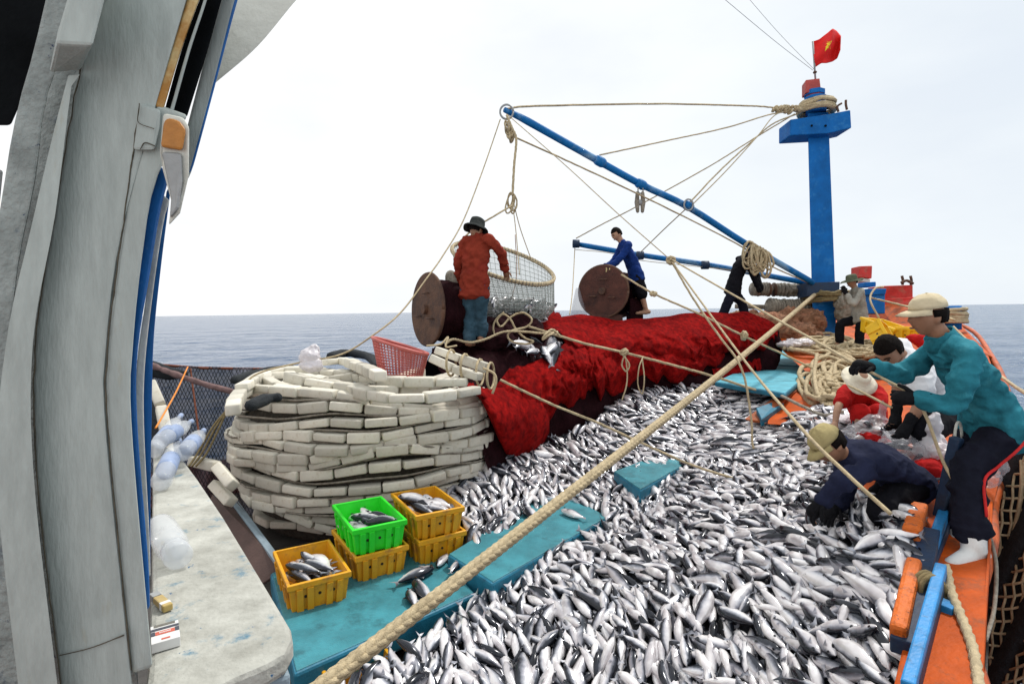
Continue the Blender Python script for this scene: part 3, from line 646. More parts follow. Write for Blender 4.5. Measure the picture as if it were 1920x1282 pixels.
q.tube([c+RT*(math.cos(x)*.08)+UP*(math.sin(x)*.10) for x in np.linspace(0, 2*PI, 22)], .016, 6); q.build('ring', M['grey_metal'], bm1, True)
bm2 = thing('boom', 'lower blue boom lying nearly level behind the blue shirted man', 'boom', at(1510, 530, 11.6))
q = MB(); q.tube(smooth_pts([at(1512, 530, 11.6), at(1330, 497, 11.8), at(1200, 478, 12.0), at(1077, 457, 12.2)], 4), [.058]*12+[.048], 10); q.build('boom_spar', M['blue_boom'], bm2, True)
for p in ((1200, 479, 11.9), (1322, 497, 11.75), (1080, 457, 12.1)):
    q = MB(); c = at(*p); q.tube([c-RT*.07, c+RT*.07], .09, 10); q.build('boom_band', M['blue_dark'], bm2, True)
# pulley block hanging under the upper boom
pb = thing('pulley', 'grey pulley block hanging under the middle of upper boom', 'pulley', at(1200, 398, 9.6))
q = MB(); q.tube([at(1201, 352, 9.62)+RT*(math.cos(x)*.045)+UP*(math.sin(x)*.06-.04) for x in np.linspace(0, 2*PI, 16)], .012, 6); q.build('shackle', M['grey_metal'], pb, True)
for dx in (-5, 5):
    q = MB(); q.tube([at(1200+dx, 362, 9.6), at(1200+dx*1.1, 380, 9.6), at(1200+dx*.9, 396, 9.6)], [.03, .045, .03], 8, round_ends=True); q.build('cheek', M['rope_grey'], pb, True)
q = MB(); q.tube([at(1197, 380, 9.6), at(1203, 380, 9.6)], .05, 12); q.build('sheave', M['grey_metal'], pb, True)
# winch: rope wound spools beside the mast
wn = thing('winch', 'rope wrapped winch spools left of the mast foot', 'winch', at(1465, 590, 11.9))
q = MB(); q.tube([at(1406, 541, 12.0), at(1528, 545, 11.7)], .055, 10); q.build('winch_shaft', M['rope_grey'], wn, True)
def spool(x0, x1, y, D, r, m='rope_grey', name='wound_rope'):
    n = max(3, int((x1-x0)*D/F/.055)); q = MB()
    for k in range(n):
        x = x0+(x1-x0)*(k+.5)/n; c = at(x, y, D); rr = r*(1+.10*rng.uniform(-1, 1))
        q.tube([c+FW*(math.cos(a)*rr)+UP*(math.sin(a)*rr)+RT*(.02*math.sin(a*.5)) for a in np.linspace(0, 2*PI, 15)], .03, 6)
    q.tube([at(x0, y, D), at(x1, y, D)], r*.96, 12); q.build(name, M[m], wn, True)
spool(1408, 1438, 542, 11.9, .12); spool(1453, 1472, 543, 11.9, .12); spool(1474, 1496, 544, 11.9, .12); spool(1500, 1524, 546, 11.7, .13)
for x in (1440, 1450, 1498):
    q = MB(); q.tube([at(x, 543, 11.85), at(x+2, 543, 11.85)], .15, 14); q.build('flange', M['rust'], wn, True)
spool(1440, 1522, 577, 11.8, .17); 
q = MB(); q.tube([at(1378, 574, 12.2), at(1526, 578, 11.8)], .05, 8); q.build('winch_shaft', M['rope_grey'], wn, True)
# ropes wound round the mast foot
def coil_round(label, px, py, D, rx, n, r, m='rope', h=.12, seed=0, name='rope_lashing'):
    rr = random.Random(seed); q = MB()
    for k in range(n):
        c = at(px, py, D)+UP*rr.uniform(-h, h); ti = rr.uniform(-.25, .25); sc_ = rx*rr.uniform(.95, 1.15)
        q.tube([c+RT*(math.cos(a)*sc_)+FW*(math.sin(a)*sc_)+UP*(math.cos(a+rr.random())*ti*sc_*.6) for a in np.linspace(0, 2*PI, 22)], r, 6)
    return tag(q.build(name, M[m], None, True), label, 'rope')
coil_round('brown rope lashing wrapped round the foot of the mast', 1550, 556, 11.55, .37, 9, .035, 'rope_dark', .10, 3)
coil_round('beige rope bundle wrapped round the mast head above crosstree', 1530, 203, 11.4, .30, 10, .035, 'rope', .10, 4)
def hank(label, pts, w, r, n, m='rope', seed=1, wob=.3, name='rope_hank'):
    """bundle of loose loops hanging along a photo path"""
    rr = random.Random(seed); q = MB(); P = [at(*p) for p in pts]
    for k in range(n):
        a = P[0].lerp(P[-1], rr.random()); ln = w*rr.uniform(.6, 1.15); ang = rr.uniform(-wob, wob); wd = ln*rr.uniform(.14, .27)
        ds = (-UP+RT*ang).normalized(); sd_ = (RT*math.cos(rr.uniform(-.9, .9))+FW*rr.uniform(-.7, .7)).normalized()
        q.tube(smooth_pts([a+sd_*(wd*math.sin(x))+ds*(ln*.5*(1-math.cos(x)))+FW*rr.uniform(-.05, .05) for x in np.linspace(0, 2*PI, 10)], 3), r, 6)
    return tag(q.build(name, M[m], None, True), label, 'rope')
hank('thick hank of beige rope loops hanging on the upper boom', [(1404, 452, 10.6), (1434, 470, 10.6)], .46, .020, 24, 'rope', 5)
hank('small rope loop bundle at the tip of upper boom', [(945, 222, 8.45), (962, 250, 8.45)], .15, .016, 6, 'rope', 6)
hank('knotted rope tails at the left of the mast head', [(1452, 200, 11.2), (1505, 200, 11.2)], .13, .025, 14, 'rope', 9, 1.2)
hank('frayed rope tail hanging above the brail net', [(958, 362, 8.4), (968, 372, 8.4)], .26, .012, 5, 'rope', 8, .3)
# tan net heaped under the winch
def lump(name, label, cat, m, pts, rad, seed, amp=.10, kind=None, vox=.03, sm=2, fr=5):
    q = MB()
    for p, r in zip(pts, rad): q.ell(at(*p), RT*r[0], FW*r[1], V((0, 0, r[2])), 14, 10)
    o = q.build(name, M[m], None, True); mw = o.location.copy()
    md = o.modifiers.new('r', 'REMESH'); md.mode = 'VOXEL'; md.voxel_size = vox
    md = o.modifiers.new('s', 'SMOOTH'); md.iterations = sm
    me = bake(o); me.materials.clear(); me.materials.append(M[m])
    for v, n_ in zip(me.vertices, [v.normal.copy() for v in me.vertices]):
        p = v.co+mw; a = fbm(p, fr, seed, 4); b = abs(fbm(p, fr*1.9, seed+9, 3))
        v.co += n_*(amp*a*1.4-amp*b)
    me.polygons.foreach_set('use_smooth', [True]*len(me.polygons))
    return tag(o, label, cat, None, kind)
lump('fishing_net', 'tan and orange net heap lying under the winch', 'net', 'net_tan', [(1440, 612, 11.3), (1475, 606, 11.6), (1510, 608, 11.6), (1490, 625, 11.0), (1395, 600, 11.8)], [(.45, .5, .28), (.4, .5, .34), (.35, .5, .34), (.5, .4, .22), (.4, .4, .2)], 3, .12)
lump('fishing_net', 'small grey brown net bundle right of the mast foot', 'net', 'rope_grey', [(1583, 570, 11.2), (1586, 590, 11.2), (1580, 556, 11.2)], [(.2, .2, .2), (.22, .2, .22), (.15, .15, .12)], 5, .06, vox=.02)
# bow fittings
bw = thing('bow_bulwark', 'red and orange bow bulwark rising behind the crew', 'bulwark', at(1690, 615, 14.5))
def hx(name, front, off, m, par=None, bevel=.02): return hexa(name, front, off, m, par, bevel)
hx('upper_panel', [(1650, 536, 14.0), (1712, 534, 13.6), (1712, 559, 13.6), (1658, 561, 14.0)], FW*.5, 'red_paint', bw)
hx('lower_panel', [(1640, 562, 14.2), (1716, 559, 13.4), (1795, 606, 11.9), (1790, 640, 11.6), (1700, 640, 12.4), (1650, 640, 13.4)], FW*.3, 'hull', bw)
hx('ledge_panel', [(1652, 560, 13.9), (1722, 556, 13.2), (1724, 570, 13.1), (1662, 574, 13.8)], FW*.3-UP*.02, 'red_paint', bw)
hx('side_rail', [(1788, 612, 11.6), (1802, 608, 11.4), (1862, 668, 6.9), (1840, 660, 7.2)], V((0, 0, -.15)), 'orange', bw)
for x in (1692, 1708):
    q = MB(); q.tube(smooth_pts([at(x, 534, 13.7), at(x+1, 526, 13.7), at(x-1, 517, 13.7)], 3), .03, 6); q.build('fork_pin', M['rust'], bw, True)
q = MB(); q.tube(smooth_pts([at(1690, 530, 13.6), at(1700, 526, 13.6), at(1712, 532, 13.6)], 4), .035, 6); q.build('fork_base', M['rust'], bw, True)
t = thing('signal_box', 'small red box standing up behind the hatted man', 'box', at(1624, 524, 14))
hx('box_body', [(1611, 499, 14), (1636, 498, 14), (1635, 522, 14), (1611, 520, 14)], FW*.35, 'red_paint', t)
hx('box_foot', [(1614, 521, 14.02), (1632, 523, 14.02), (1632, 530, 14.02), (1614, 528, 14.02)], FW*.3, 'white_paint', t)
t = thing('bollard', 'blue wooden bollard left of the red bow panel', 'bollard', at(1640, 590, 13))
hx('bollard_post', [(1632, 546, 13), (1660, 546, 13), (1660, 588, 13), (1632, 588, 13)], FW*.3, 'blue', t)
hx('bollard_head', [(1628, 541, 12.95), (1663, 541, 12.95), (1661, 552, 12.95), (1630, 553, 12.95)], FW*.4, 'blue', t)
hx('bollard_top', [(1622, 529, 13.1), (1643, 528, 13.1), (1643, 537, 13.1), (1622, 538, 13.1)], FW*.3, 'blue', t)
t = thing('bollard', 'rope wrapped blue bollard behind the standing man, near the sea', 'bollard', at(1790, 618, 10))
q = MB(); q.tube([at(1787, 618, 10), at(1787, 574, 10)], .125, 12); q.build('bollard_post', M['blue'], t, True)
o = coil_round('beige rope wound round the bollard behind the standing man', 1788, 595, 10, .17, 9, .032, 'rope', .16, 12)
# ================================================================== NETS
NB = [(840, 640, 7.0), (830, 662, 6.6), (850, 720, 6.05), (905, 800, 6.0), (930, 870, 6.15), (930, 592, 8.0), (940, 630, 7.2), (960, 700, 6.8), (980, 790, 6.75), (990, 860, 6.8),
      (1040, 594, 8.8), (1060, 640, 8.0), (1075, 710, 7.6), (1090, 780, 7.6), (1095, 835, 7.65), (1180, 600, 9.4), (1200, 640, 8.8), (1210, 700, 8.6), (1215, 740, 8.75), (1220, 785, 8.8),
      (1320, 590, 10), (1330, 620, 9.6), (1350, 670, 9.4), (1360, 710, 9.3), (1365, 750, 9.3), (1440, 602, 10.4), (1455, 625, 10.2), (1462, 652, 10), (1440, 690, 9.8), (1410, 722, 9.6)]
ND = RBF(NB)
def ground_net(colpts, name, label, m, fold=.05, seed=0, nu=90, nv=46, parent=None, tail=True):
    """sheet through columns of photo points; depth from the net surface, with folds"""
    cols = [smooth_pts([V((x, y, 0)) for x, y in c], 8) for c in colpts]; n = len(cols[0]); vs = []
    rows = []
    for k in range(n): rows.append(smooth_pts([c[k] for c in cols], max(3, nu//(len(cols)-1))))
    w = len(rows[0])
    if tail:      # the far side of the heap, going down behind the ridge
        r = []
        for p in rows[0]: q = at(p.x, p.y, ND(p.x, p.y)); r.append(q+V((-.5, .8, -.75)))
        vs += r
    for i, row in enumerate(rows):
        for j, p in enumerate(row):
            q = at(p.x, p.y, ND(p.x, p.y)); g = fbm(q, 3.2, seed, 4); h = abs(fbm(V((q.x*1.0, q.y*1.0, q.z*.45)), 5, seed+4, 3))
            k = min(1, i/3)
            vs.append(q-FW*(fold*g*2.2)+UP*(fold*(g-h*1.4)*k))
    R = len(vs)//w
    q = MB(); q.add(vs, [(i*w+j, (i+1)*w+j, (i+1)*w+j+1, i*w+j+1) for i in range(R-1) for j in range(w-1)])
    return q.build(name, M[m], parent, True)
mn = thing('fishing_net', 'big heap of dark maroon fishing net behind the foam floats', 'net', (.8, 7.5, .6))
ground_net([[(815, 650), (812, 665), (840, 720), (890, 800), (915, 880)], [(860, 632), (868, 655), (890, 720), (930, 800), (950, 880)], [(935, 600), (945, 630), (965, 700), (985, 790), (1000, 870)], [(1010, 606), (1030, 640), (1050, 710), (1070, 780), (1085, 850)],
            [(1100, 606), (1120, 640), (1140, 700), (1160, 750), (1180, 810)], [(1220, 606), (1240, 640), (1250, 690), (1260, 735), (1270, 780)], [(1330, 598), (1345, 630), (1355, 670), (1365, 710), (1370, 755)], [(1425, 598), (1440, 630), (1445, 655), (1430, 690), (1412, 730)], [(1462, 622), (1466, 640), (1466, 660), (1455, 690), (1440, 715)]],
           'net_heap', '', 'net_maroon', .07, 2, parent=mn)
lump('net_mound', '', 'net', 'net_maroon', [(925, 625, 7.6), (965, 612, 7.9), (985, 622, 7.8), (900, 640, 7.2)], [(.4, .4, .22), (.3, .4, .22), (.3, .3, .2), (.5, .4, .2)], 7, .1)
o = COL.objects['net_mound']; o.parent = mn; o.matrix_parent_inverse = Matrix.Translation(mn.location).inverted()
del o['category']
rn = thing('fishing_net', 'bright red fishing net draped in folds over the maroon heap', 'net', at(1200, 700, 8.6)-V((0, 0, .3)))
def drape(cols, seed, off=.10, fold=.24, freq=3.0, m='net_red', nv=34, name='net_fold', par=None, D=None, frag=26):
    """pillow like hanging fold: cols = (x_top, y_top, x_bottom, y_bottom) left to right"""
    C = smooth_pts([V((a, b, 0)) for a, b, c, d in cols], 14); B = smooth_pts([V((c, d, 0)) for a, b, c, d in cols], 14); w = len(C); vs = []
    for i in range(nv+1):
        v = i/nv
        for j in range(w):
            u = j/(w-1); rag = frag*nz3((u*9+seed, seed, 0), 1)*v+frag*.22*nz3((u*26+seed, seed, 2), 1)*v
            x = C[j].x*(1-v)+B[j].x*v; y = C[j].y*(1-v)+B[j].y*v+rag
            y += 5*nz3((u*14, seed, 5), 1)*(1-v)
            d = (D or ND)(x, y); e = (math.sin(PI*min(1, v*.94+.06))**.6)*(math.sin(PI*min(1, max(0, u*.94+.03)))**.35)
            q = at(x, y, d); s_ = 1-abs(nz3((u*freq*4+.6*nz3((u*3, v*3, seed), 1.5), v*1.6, seed), 1))*1.8
            g = fbm(q, 3, seed, 3)+.10*nz3((u*30, v*4, seed+2), 1)*.5
            k = (off+fold*s_*(.35+.65*v)+.07*g)*e
            q = at(x, y, d-.02-k); vs.append(q)
    q = MB(); q.add(vs, [(i*w+j, (i+1)*w+j, (i+1)*w+j+1, i*w+j+1) for i in range(nv) for j in range(w-1)])
    return q.build(name, M[m], par, True)
drape([(1008, 606, 1012, 628), (1040, 596, 1060, 640), (1090, 590, 1100, 668), (1150, 598, 1150, 690), (1220, 596, 1215, 668), (1300, 586, 1290, 680), (1360, 586, 1350, 660), (1420, 590, 1412, 645), (1458, 612, 1458, 632)], 1, par=rn, off=.16)
drape([(1080, 628, 1070, 668), (1110, 640, 1112, 720), (1150, 645, 1160, 742), (1190, 640, 1188, 716), (1225, 650, 1228, 700), (1262, 650, 1262, 716), (1300, 650, 1306, 705), (1335, 640, 1335, 690), (1352, 640, 1360, 668)], 5, par=rn, off=.12)
drape([(1252, 630, 1262, 670), (1300, 612, 1312, 688), (1340, 610, 1348, 664), (1385, 606, 1390, 672), (1420, 618, 1426, 655), (1452, 622, 1452, 644)], 15, par=rn, off=.20)
drape([(955, 690, 915, 742), (985, 684, 952, 790), (1020, 670, 1002, 800), (1055, 655, 1048, 770), (1090, 655, 1088, 745), (1112, 668, 1112, 730)], 8, par=rn, off=.14)
drape([(1040, 650, 1040, 690), (1080, 640, 1090, 715), (1120, 648, 1132, 738), (1150, 660, 1168, 716)], 11, par=rn, off=.2)
drape([(878, 718, 900, 745), (905, 728, 925, 800), (940, 726, 950, 850), (985, 735, 985, 856), (1018, 745, 1010, 846), (1030, 770, 1030, 810)], 21, par=rn, off=.42, fold=.05, frag=5, freq=1.4)
drape([(846, 716, 856, 724), (880, 718, 892, 742), (910, 728, 922, 760)], 24, par=rn, off=.55, fold=.02, frag=3, freq=1.2)
for k, p in enumerate([[(1350, 668), (1395, 660), (1430, 668), (1412, 690), (1370, 705)]]):
    pass
drape([(1335, 690, 1340, 712), (1365, 690, 1370, 722), (1395, 680, 1402, 715), (1425, 672, 1428, 690)], 31, par=rn, off=.06, fold=.03)
drape([(1018, 586, 1016, 612), (1035, 583, 1036, 612), (1052, 588, 1054, 612)], 41, par=rn, off=.10, fold=.03, frag=3, m='net_red')
# ---- dark net and pole hung at the port side
pn = thing('side_net', 'dark purple grey netting hung from a rail at the port side', 'net', at(380, 860, 6.6))
q = MB(); nu, nv = 40, 26; vs = []
for i in range(nv+1):
    for j in range(nu+1):
        u, v = j/nu, i/nv; x = 270+u*230; yt = 684+6*u; yb = 985
        y = yt+(yb-yt)*v; vs.append(at(x, y, 7.0-.5*v+.26*fbm((u*4, v*4, 0), 1, 3, 5)+.05*math.sin(u*30+4*v+3*fbm((u*2, v*2, 5), 1, 1, 2))))
q.add(vs, [(i*(nu+1)+j, (i+1)*(nu+1)+j, (i+1)*(nu+1)+j+1, i*(nu+1)+j+1) for i in range(nv) for j in range(nu)])
q.build('netting', M['sheen_net'], pn, True)
q = MB(); q.tube([at(250, 676, 6.9), at(300, 684, 6.95), at(380, 690, 7.0), at(520, 692, 7.0)], .016, 8); q.build('net_rail', M['cord'], pn, True)
q = MB(); q.tube(smooth_pts([at(282, 684, 6.7), at(330, 702, 6.6), at(390, 722, 6.5), at(440, 735, 6.4)], 5), [.035*(1+.5*nz3((k*.7, 0, 0), 1)) for k in range(16)], 8); q.build('folded_edge', M['net_dull'], pn, True)
q = MB(); q.tube(smooth_pts([at(280, 690, 6.85), at(320, 700, 6.8), at(350, 700, 6.8)], 5), [.10, .10, .1, .09, .09, .08, .07, .06, .05, .04, .03], 8); q.build('net_roll', M['net_black'], pn, True)
# square mesh lines over the netting
q = MB(); r5 = random.Random(2)
def sp(u, v): return at(270+u*230, 684+6*u+(985-684-6*u)*v, 6.97-.5*v+.26*fbm((u*4, v*4, 0), 1, 3, 5)+.05*math.sin(u*30+4*v+3*fbm((u*2, v*2, 5), 1, 1, 2)))
for k in range(-22, 34):
    for sg in (1, -1):
        P = []
        for t in np.linspace(0, 1, 15):
            u = k/34+(t*.62 if sg > 0 else .62-t*.62)+.012*nz3((k*.9, t*4, sg), 1)
            if 0 <= u <= 1: P.append(sp(u, t))
        if len(P) > 2: q.tube(P, .0042, 3)
tag(q.build('mesh_lines', M['net_black'], pn, True), kind='stuff')
# dark net bits on the top of the floats
# ================================================================== FLOATS
def float_mesh(seed, L=.305, H=.097, T=.115):
    r = random.Random(seed); bm = bmesh.new(); bmesh.ops.create_cube(bm, size=1)
    for v in bm.verts: v.co = V((v.co.x*L*r.uniform(.97, 1.0), v.co.y*T*r.uniform(.95, 1.05), v.co.z*H*r.uniform(.95, 1.05)))
    bmesh.ops.bevel(bm, geom=bm.edges[:], offset=.015, segments=2, affect='EDGES', profile=.5)
    me = bpy.data.meshes.new('float'); bm.to_mesh(me); bm.free(); me.materials.append(M['float']); me.polygons.foreach_set('use_smooth', [True]*len(me.polygons)); return me
FLM = [float_mesh(k) for k in range(5)]
def put_float(parent, p, d, out_, rr, inv, lift=0):
    x = d.normalized(); y = (out_-x*out_.dot(x)).normalized(); z = x.cross(y)
    if z.z < 0: z = -z; y = z.cross(x)
    Rm = Matrix((x, y, z)).transposed().to_4x4(); Rm = Rm @ Matrix.Rotation(rr.uniform(-.12, .12), 4, 'X') @ Matrix.Rotation(rr.uniform(-.06, .06), 4, 'Z')
    o = bpy.data.objects.new('float', FLM[rr.randrange(5)]); COL.objects.link(o); o.parent = parent; o.matrix_parent_inverse = inv
    o.matrix_basis = Matrix.Translation(p) @ Rm @ Matrix.Diagonal((1, 1, rr.uniform(.74, 1.14), 1))
    return o
def float_string(parent, inv, pts, rr, centre=None, gap=.012, L=.305):
    """floats strung one after another along a curve"""
    pts = smooth_pts(pts, 10); acc = [0]
    for a, b in zip(pts, pts[1:]): acc.append(acc[-1]+(b-a).length)
    def pos(s):
        for i in range(len(acc)-1):
            if acc[i+1] >= s: return pts[i].lerp(pts[i+1], (s-acc[i])/max(1e-6, acc[i+1]-acc[i]))
        return pts[-1]
    s = rr.uniform(0, .1)
    while s+L < acc[-1]:
        a, b = pos(s), pos(s+L); c = (a+b)/2
        o = (c-centre) if centre else (CAM-c); o.z = 0
        put_float(parent, c, b-a, o, rr, inv); s += L+gap
fp = thing('float_line', 'tall coiled stack of cream foam floats strung on line', 'floats', atz(648, 950, .2))
inv = Matrix.Translation(fp.location).inverted(); rr = random.Random(5)
FC = at(690, 800, 6.5); FC.z = 0; RX, RY = 1.44, 1.24
def prof(t): return .76+.24*math.sin(PI*min(1, max(0, t*.72+.08)))**.8
NS = 14
def fpt(th, k, dr=0):
    t = k/(NS-1); z = .16+t*1.30+(.15*mnoise.noise(V((math.cos(th)*1.5, math.sin(th)*1.5, k*.42)))+.05*math.sin(th*2.3+k*.5))*(1 if k else .3)
    f = prof(t)+.07*mnoise.noise(V((math.cos(th)*2, math.sin(th)*2, k*1.3+5)))
    return FC+V((math.cos(th)*(RX*f+dr), math.sin(th)*(RY*f+dr), z))
for k in range(NS):
    a0 = math.radians(-196+rr.uniform(-4, 4)); a1 = math.radians(18)
    float_string(fp, inv, [fpt(a0+(a1-a0)*i/26, k, rr.uniform(-.02, .02)) for i in range(27)], rr, FC.copy())
for j, (f, z, a0, a1) in enumerate(((.86, 1.50, -185, 0), (.70, 1.53, -215, 10), (.56, 1.50, -230, 30), (.40, 1.55, -200, 60), (.78, 1.60, -130, 20), (.62, 1.60, -160, -20))):
    float_string(fp, inv, [FC+V((math.cos(a)*RX*f*(1+.10*math.sin(2*a+j)), math.sin(a)*RY*f*(1+.08*math.cos(3*a+j)), z+.07*math.sin(2.2*a+j*1.7))) for a in np.radians(np.linspace(a0, a1, 22))], rr, FC.copy())
ZT = 1.52
def tops(l, z): return [atz(x, y, z) for x, y in l]
for l, z in (([(436, 772), (448, 742), (490, 716), (545, 704), (610, 716), (680, 736), (745, 748), (810, 744), (868, 736), (908, 728)], 1.56), ([(452, 728), (500, 700), (560, 694), (630, 700), (700, 712), (770, 716), (840, 716), (900, 716)], 1.62),
             ([(606, 680), (640, 676), (680, 690), (716, 706)], 1.74)):
    float_string(fp, inv, tops(l, z), rr, None)
q = MB(); q.loft([[FC+V((math.cos(a)*RX*prof(t)*.93, math.sin(a)*RY*prof(t)*.93, .02+t*1.36)) for a in np.linspace(0, 2*PI, 40)[:-1]] for t in np.linspace(0, 1, 9)])
q.build('net_core', mat('net_core', (.075, .065, .05), .95, .6, 14, .9, 60), fp, True)
for l, z, r in (([(620, 668), (650, 662), (690, 668), (712, 690)], 1.70, .06), ([(440, 712), (490, 698), (548, 690)], 1.60, .05), ([(470, 760), (500, 748), (520, 745)], 1.6, .05)):
    q = MB(); P = smooth_pts(tops(l, z), 5); q.tube(P, [r*(1+.4*nz3(p, 9)) for p in P], 8, round_ends=True); q.build('net_bundle', M['net_black'], fp, True)
q = MB()
for k in range(1, NS-1):
    q.tube([fpt(math.radians(-196)+math.radians(214)*i/50, k+.5, .01+.02*rr.random()) for i in range(51)], .011, 5)
tag(q.build('float_rope', M['rope_grey'], fp, True), kind='stuff')
fb = thing('float_bundle', 'short bundle of foam floats tied with twine beside the pink basket', 'floats', at(870, 715, 5.55))
inv2 = Matrix.Translation(fb.location).inverted()
float_string(fb, inv2, [at(802, 668, 5.75), at(840, 686, 5.6), at(880, 702, 5.45), at(926, 712, 5.35)], rr)
float_string(fb, inv2, [at(806, 652, 5.85), at(850, 668, 5.7), at(890, 682, 5.6), at(930, 696, 5.5)], rr)
q = MB()
for px_, py_ in ((846, 680), (872, 688), (900, 698), (920, 704)):
    c = at(px_, py_, 5.55); q.tube([c+RT*(.03*math.cos(x))+UP*(.13*math.sin(x))+FW*(.16*math.cos(x)) for x in np.linspace(0, 2*PI, 16)], .012, 6)
q.tube(smooth_pts([at(906, 690, 5.4), at(926, 700, 5.3), at(930, 716, 5.3), at(923, 738, 5.3)], 5), .012, 6)
q.build('twine_binding', M['rope'], fb, True)
f3 = thing('float_line', 'few brownish foam floats lying between ledge corner and big stack', 'floats', at(400, 905, 5.2))
inv3 = Matrix.Translation(f3.location).inverted()
float_string(f3, inv3, [at(355, 862, 5.3), at(400, 872, 5.2), at(428, 890, 5.1), at(440, 920, 5.0)], rr); float_string(f3, inv3, [at(372, 890, 4.9), at(400, 905, 4.8), at(430, 918, 4.8)], rr)
float_string(f3, inv3, [at(395, 900, 5.3), at(420, 925, 5.2), at(440, 950, 5.1)], rr)
f4 = thing('float_line', 'curved row of foam floats hanging behind the blue window frame', 'floats', at(300, 850, 5.3))
inv4 = Matrix.Translation(f4.location).inverted()
float_string(f4, inv4, [at(280, 712, 5.6), at(294, 740, 5.5), at(306, 780, 5.4), at(316, 850, 5.3), at(318, 900, 5.2)], rr)
q = MB(); q.tube(smooth_pts([at(270, 720, 5.9), at(282, 780, 5.8), at(290, 850, 5.7)], 5), .12, 8); q.build('dark_net', M['net_black'], f4, True)
# ---- pink basket
c = at(752, 706, 5.95); pb = thing('basket', 'faded pink perforated plastic basket on top of the floats', 'basket', c)
hx_, hy_ = RT*.263, FW*.25
up_ = (UP*1.0-RT*.03-FW*.10).normalized(); tops_ = c+up_*.335
def bk(t, a, r=1.0):
    s_ = (.76+.24*t)*r; return c+up_*(.335*t)+hx_*(s_*math.cos(a)*1.10)+hy_*(s_*math.sin(a)*1.1)+RT*(.010*t)-UP*(.09*t*math.cos(a))
q = MB(); q.loft([[bk(t, a) for a in np.linspace(0, 2*PI, 45)[:-1]] for t in np.linspace(.02, .95, 13)], cap=False)
o = q.build('basket_wall', M['pink'], pb, True); wf = o.modifiers.new('wire', 'WIREFRAME'); wf.thickness = .017; wf.use_even_offset = False; wf.use_replace = True
q = MB(); q.tube([bk(.98, a) for a in np.linspace(0, 2*PI, 41)], .018, 7); q.build('basket_rim', M['pink'], pb, True)
q = MB(); q.loft([[bk(.0, a) for a in np.linspace(0, 2*PI, 41)[:-1]], [bk(.05, a) for a in np.linspace(0, 2*PI, 41)[:-1]]]); q.build('basket_base', M['pink'], pb)
# ================================================================== CRATES
CW, CD, CH = .42, .66, .21
def crate_proto(name, label, m, loc, rot, group=None):
    t = thing(name, label, 'crate', loc, group, rot)
    tp = .87
    def rect(w, d, z): return [V((-w, -d, z)), V((w, -d, z)), V((w, d, z)), V((-w, d, z))]
    w, d = CW/2, CD/2
    q = MB(); q.loft([rect(w*tp, d*tp, 0), rect(w*.965, d*.975, CH*.86), rect(w*.965, d*.975, CH), rect(w*.925, d*.95, CH), rect(w*.84, d*.86, .02)])
    o = q.build('crate_body', M[m], t, False, .004, world=False)
    q = MB(); q.loft([rect(w*1.0, d*1.0, CH*.80), rect(w*1.03, d*1.02, CH*.84), rect(w*1.03, d*1.02, CH*1.01), rect(w*.99, d*.985, CH*1.03), rect(w*.92, d*.945, CH*1.02), rect(w*.92, d*.945, CH*.80)], cap=False)
    n = 4; q.add([], []); 
    q.build('crate_rim', M[m], t, False, .003, world=False)
    for sx, sy, ax in ((0, -1, 0), (0, 1, 0), (1, 0, 1), (-1, 0, 1)):
        for k in (-.62, -.30, .30, .62):
            q = MB()
            if ax == 0: q.prism([V((k*w-.022, sy*d*tp, .0)), V((k*w+.022, sy*d*tp, 0)), V((k*w*1.05+.022, sy*d*.97, CH*.82)), V((k*w*1.05-.022, sy*d*.97, CH*.82))], V((0, sy*.022, 0)))
            else: q.prism([V((sx*w*tp, k*d-.022, .0)), V((sx*w*tp, k*d+.022, 0)), V((sx*w*.965, k*d*1.05+.022, CH*.82)), V((sx*w*.965, k*d*1.05-.022, CH*.82))], V((sx*.02, 0, 0)))
            q.build('crate_rib', M[m], t, False, .003, world=False)
        for k in (-.45, .0, .45):
            q = MB()
            if ax == 0: c = V((k*w, sy*d*.925, CH*.5)); q.tube([c-V((0, sy*.004, 0)), c+V((0, sy*.006, 0))], .011, 8)
            else: c = V((sx*w*.915, k*d, CH*.5)); q.tube([c-V((sx*.004, 0, 0)), c+V((sx*.006, 0, 0))], .011, 8)
            q.build('crate_hole', M['crate_hole'], t, world=False)
    return t
def copy_tree(o, parent=None):
    c = o.copy(); COL.objects.link(c); c.parent = parent
    for ch in o.children: copy_tree(ch, c)
    return c
ca = atz(540, 1100, .46); cb = atz(651, 1064, .46); rot = math.atan2((cb-ca).y, (cb-ca).x)-.17
ex, ey = V((math.cos(rot), math.sin(rot), 0)), V((-math.sin(rot), math.cos(rot), 0))
p1 = ca+ex*CW/2+ey*CD/2; p1.z = .25
def cpos(px, py, z): p = atz(px, py, z+CH)+ex*CW/2+ey*CD/2; p.z = z; return p
CR = crate_proto('crate', 'single yellow fish crate at left on the near hatch', 'yellow', p1, rot, 'yellow fish crates')
YG = 'yellow fish crates'
def crate(label, loc, rx=0, ry=0, rz=rot, src=None):
    c = copy_tree(src or CR); c.location = loc; c.rotation_euler = (rx, ry, rz); c['label'] = label; return c
p2 = cpos(664, 1046, .25); p2b = p2.copy(); p2b.z = .25+CH*1.0
crate('yellow fish crate underneath the bright green crate', p2, rz=rot+.03)
GC = crate_proto('crate', 'bright green fish crate stacked on a yellow crate', 'green', p2b, rot-.01)
p3 = cpos(784, 1016, .25); p3b = p3.copy(); p3b.z = .25+CH
crate('lower yellow crate of the pair right of the green crate', p3, rz=rot+.02)
crate('upper full yellow crate of the pair right of green crate', p3b, rz=rot-.03)
pb4 = atz(690, 1300, .12); pb4.z = -.04
crate('yellow crate half buried by fish at the bottom edge', pb4, rz=rot+.05, ry=.1)
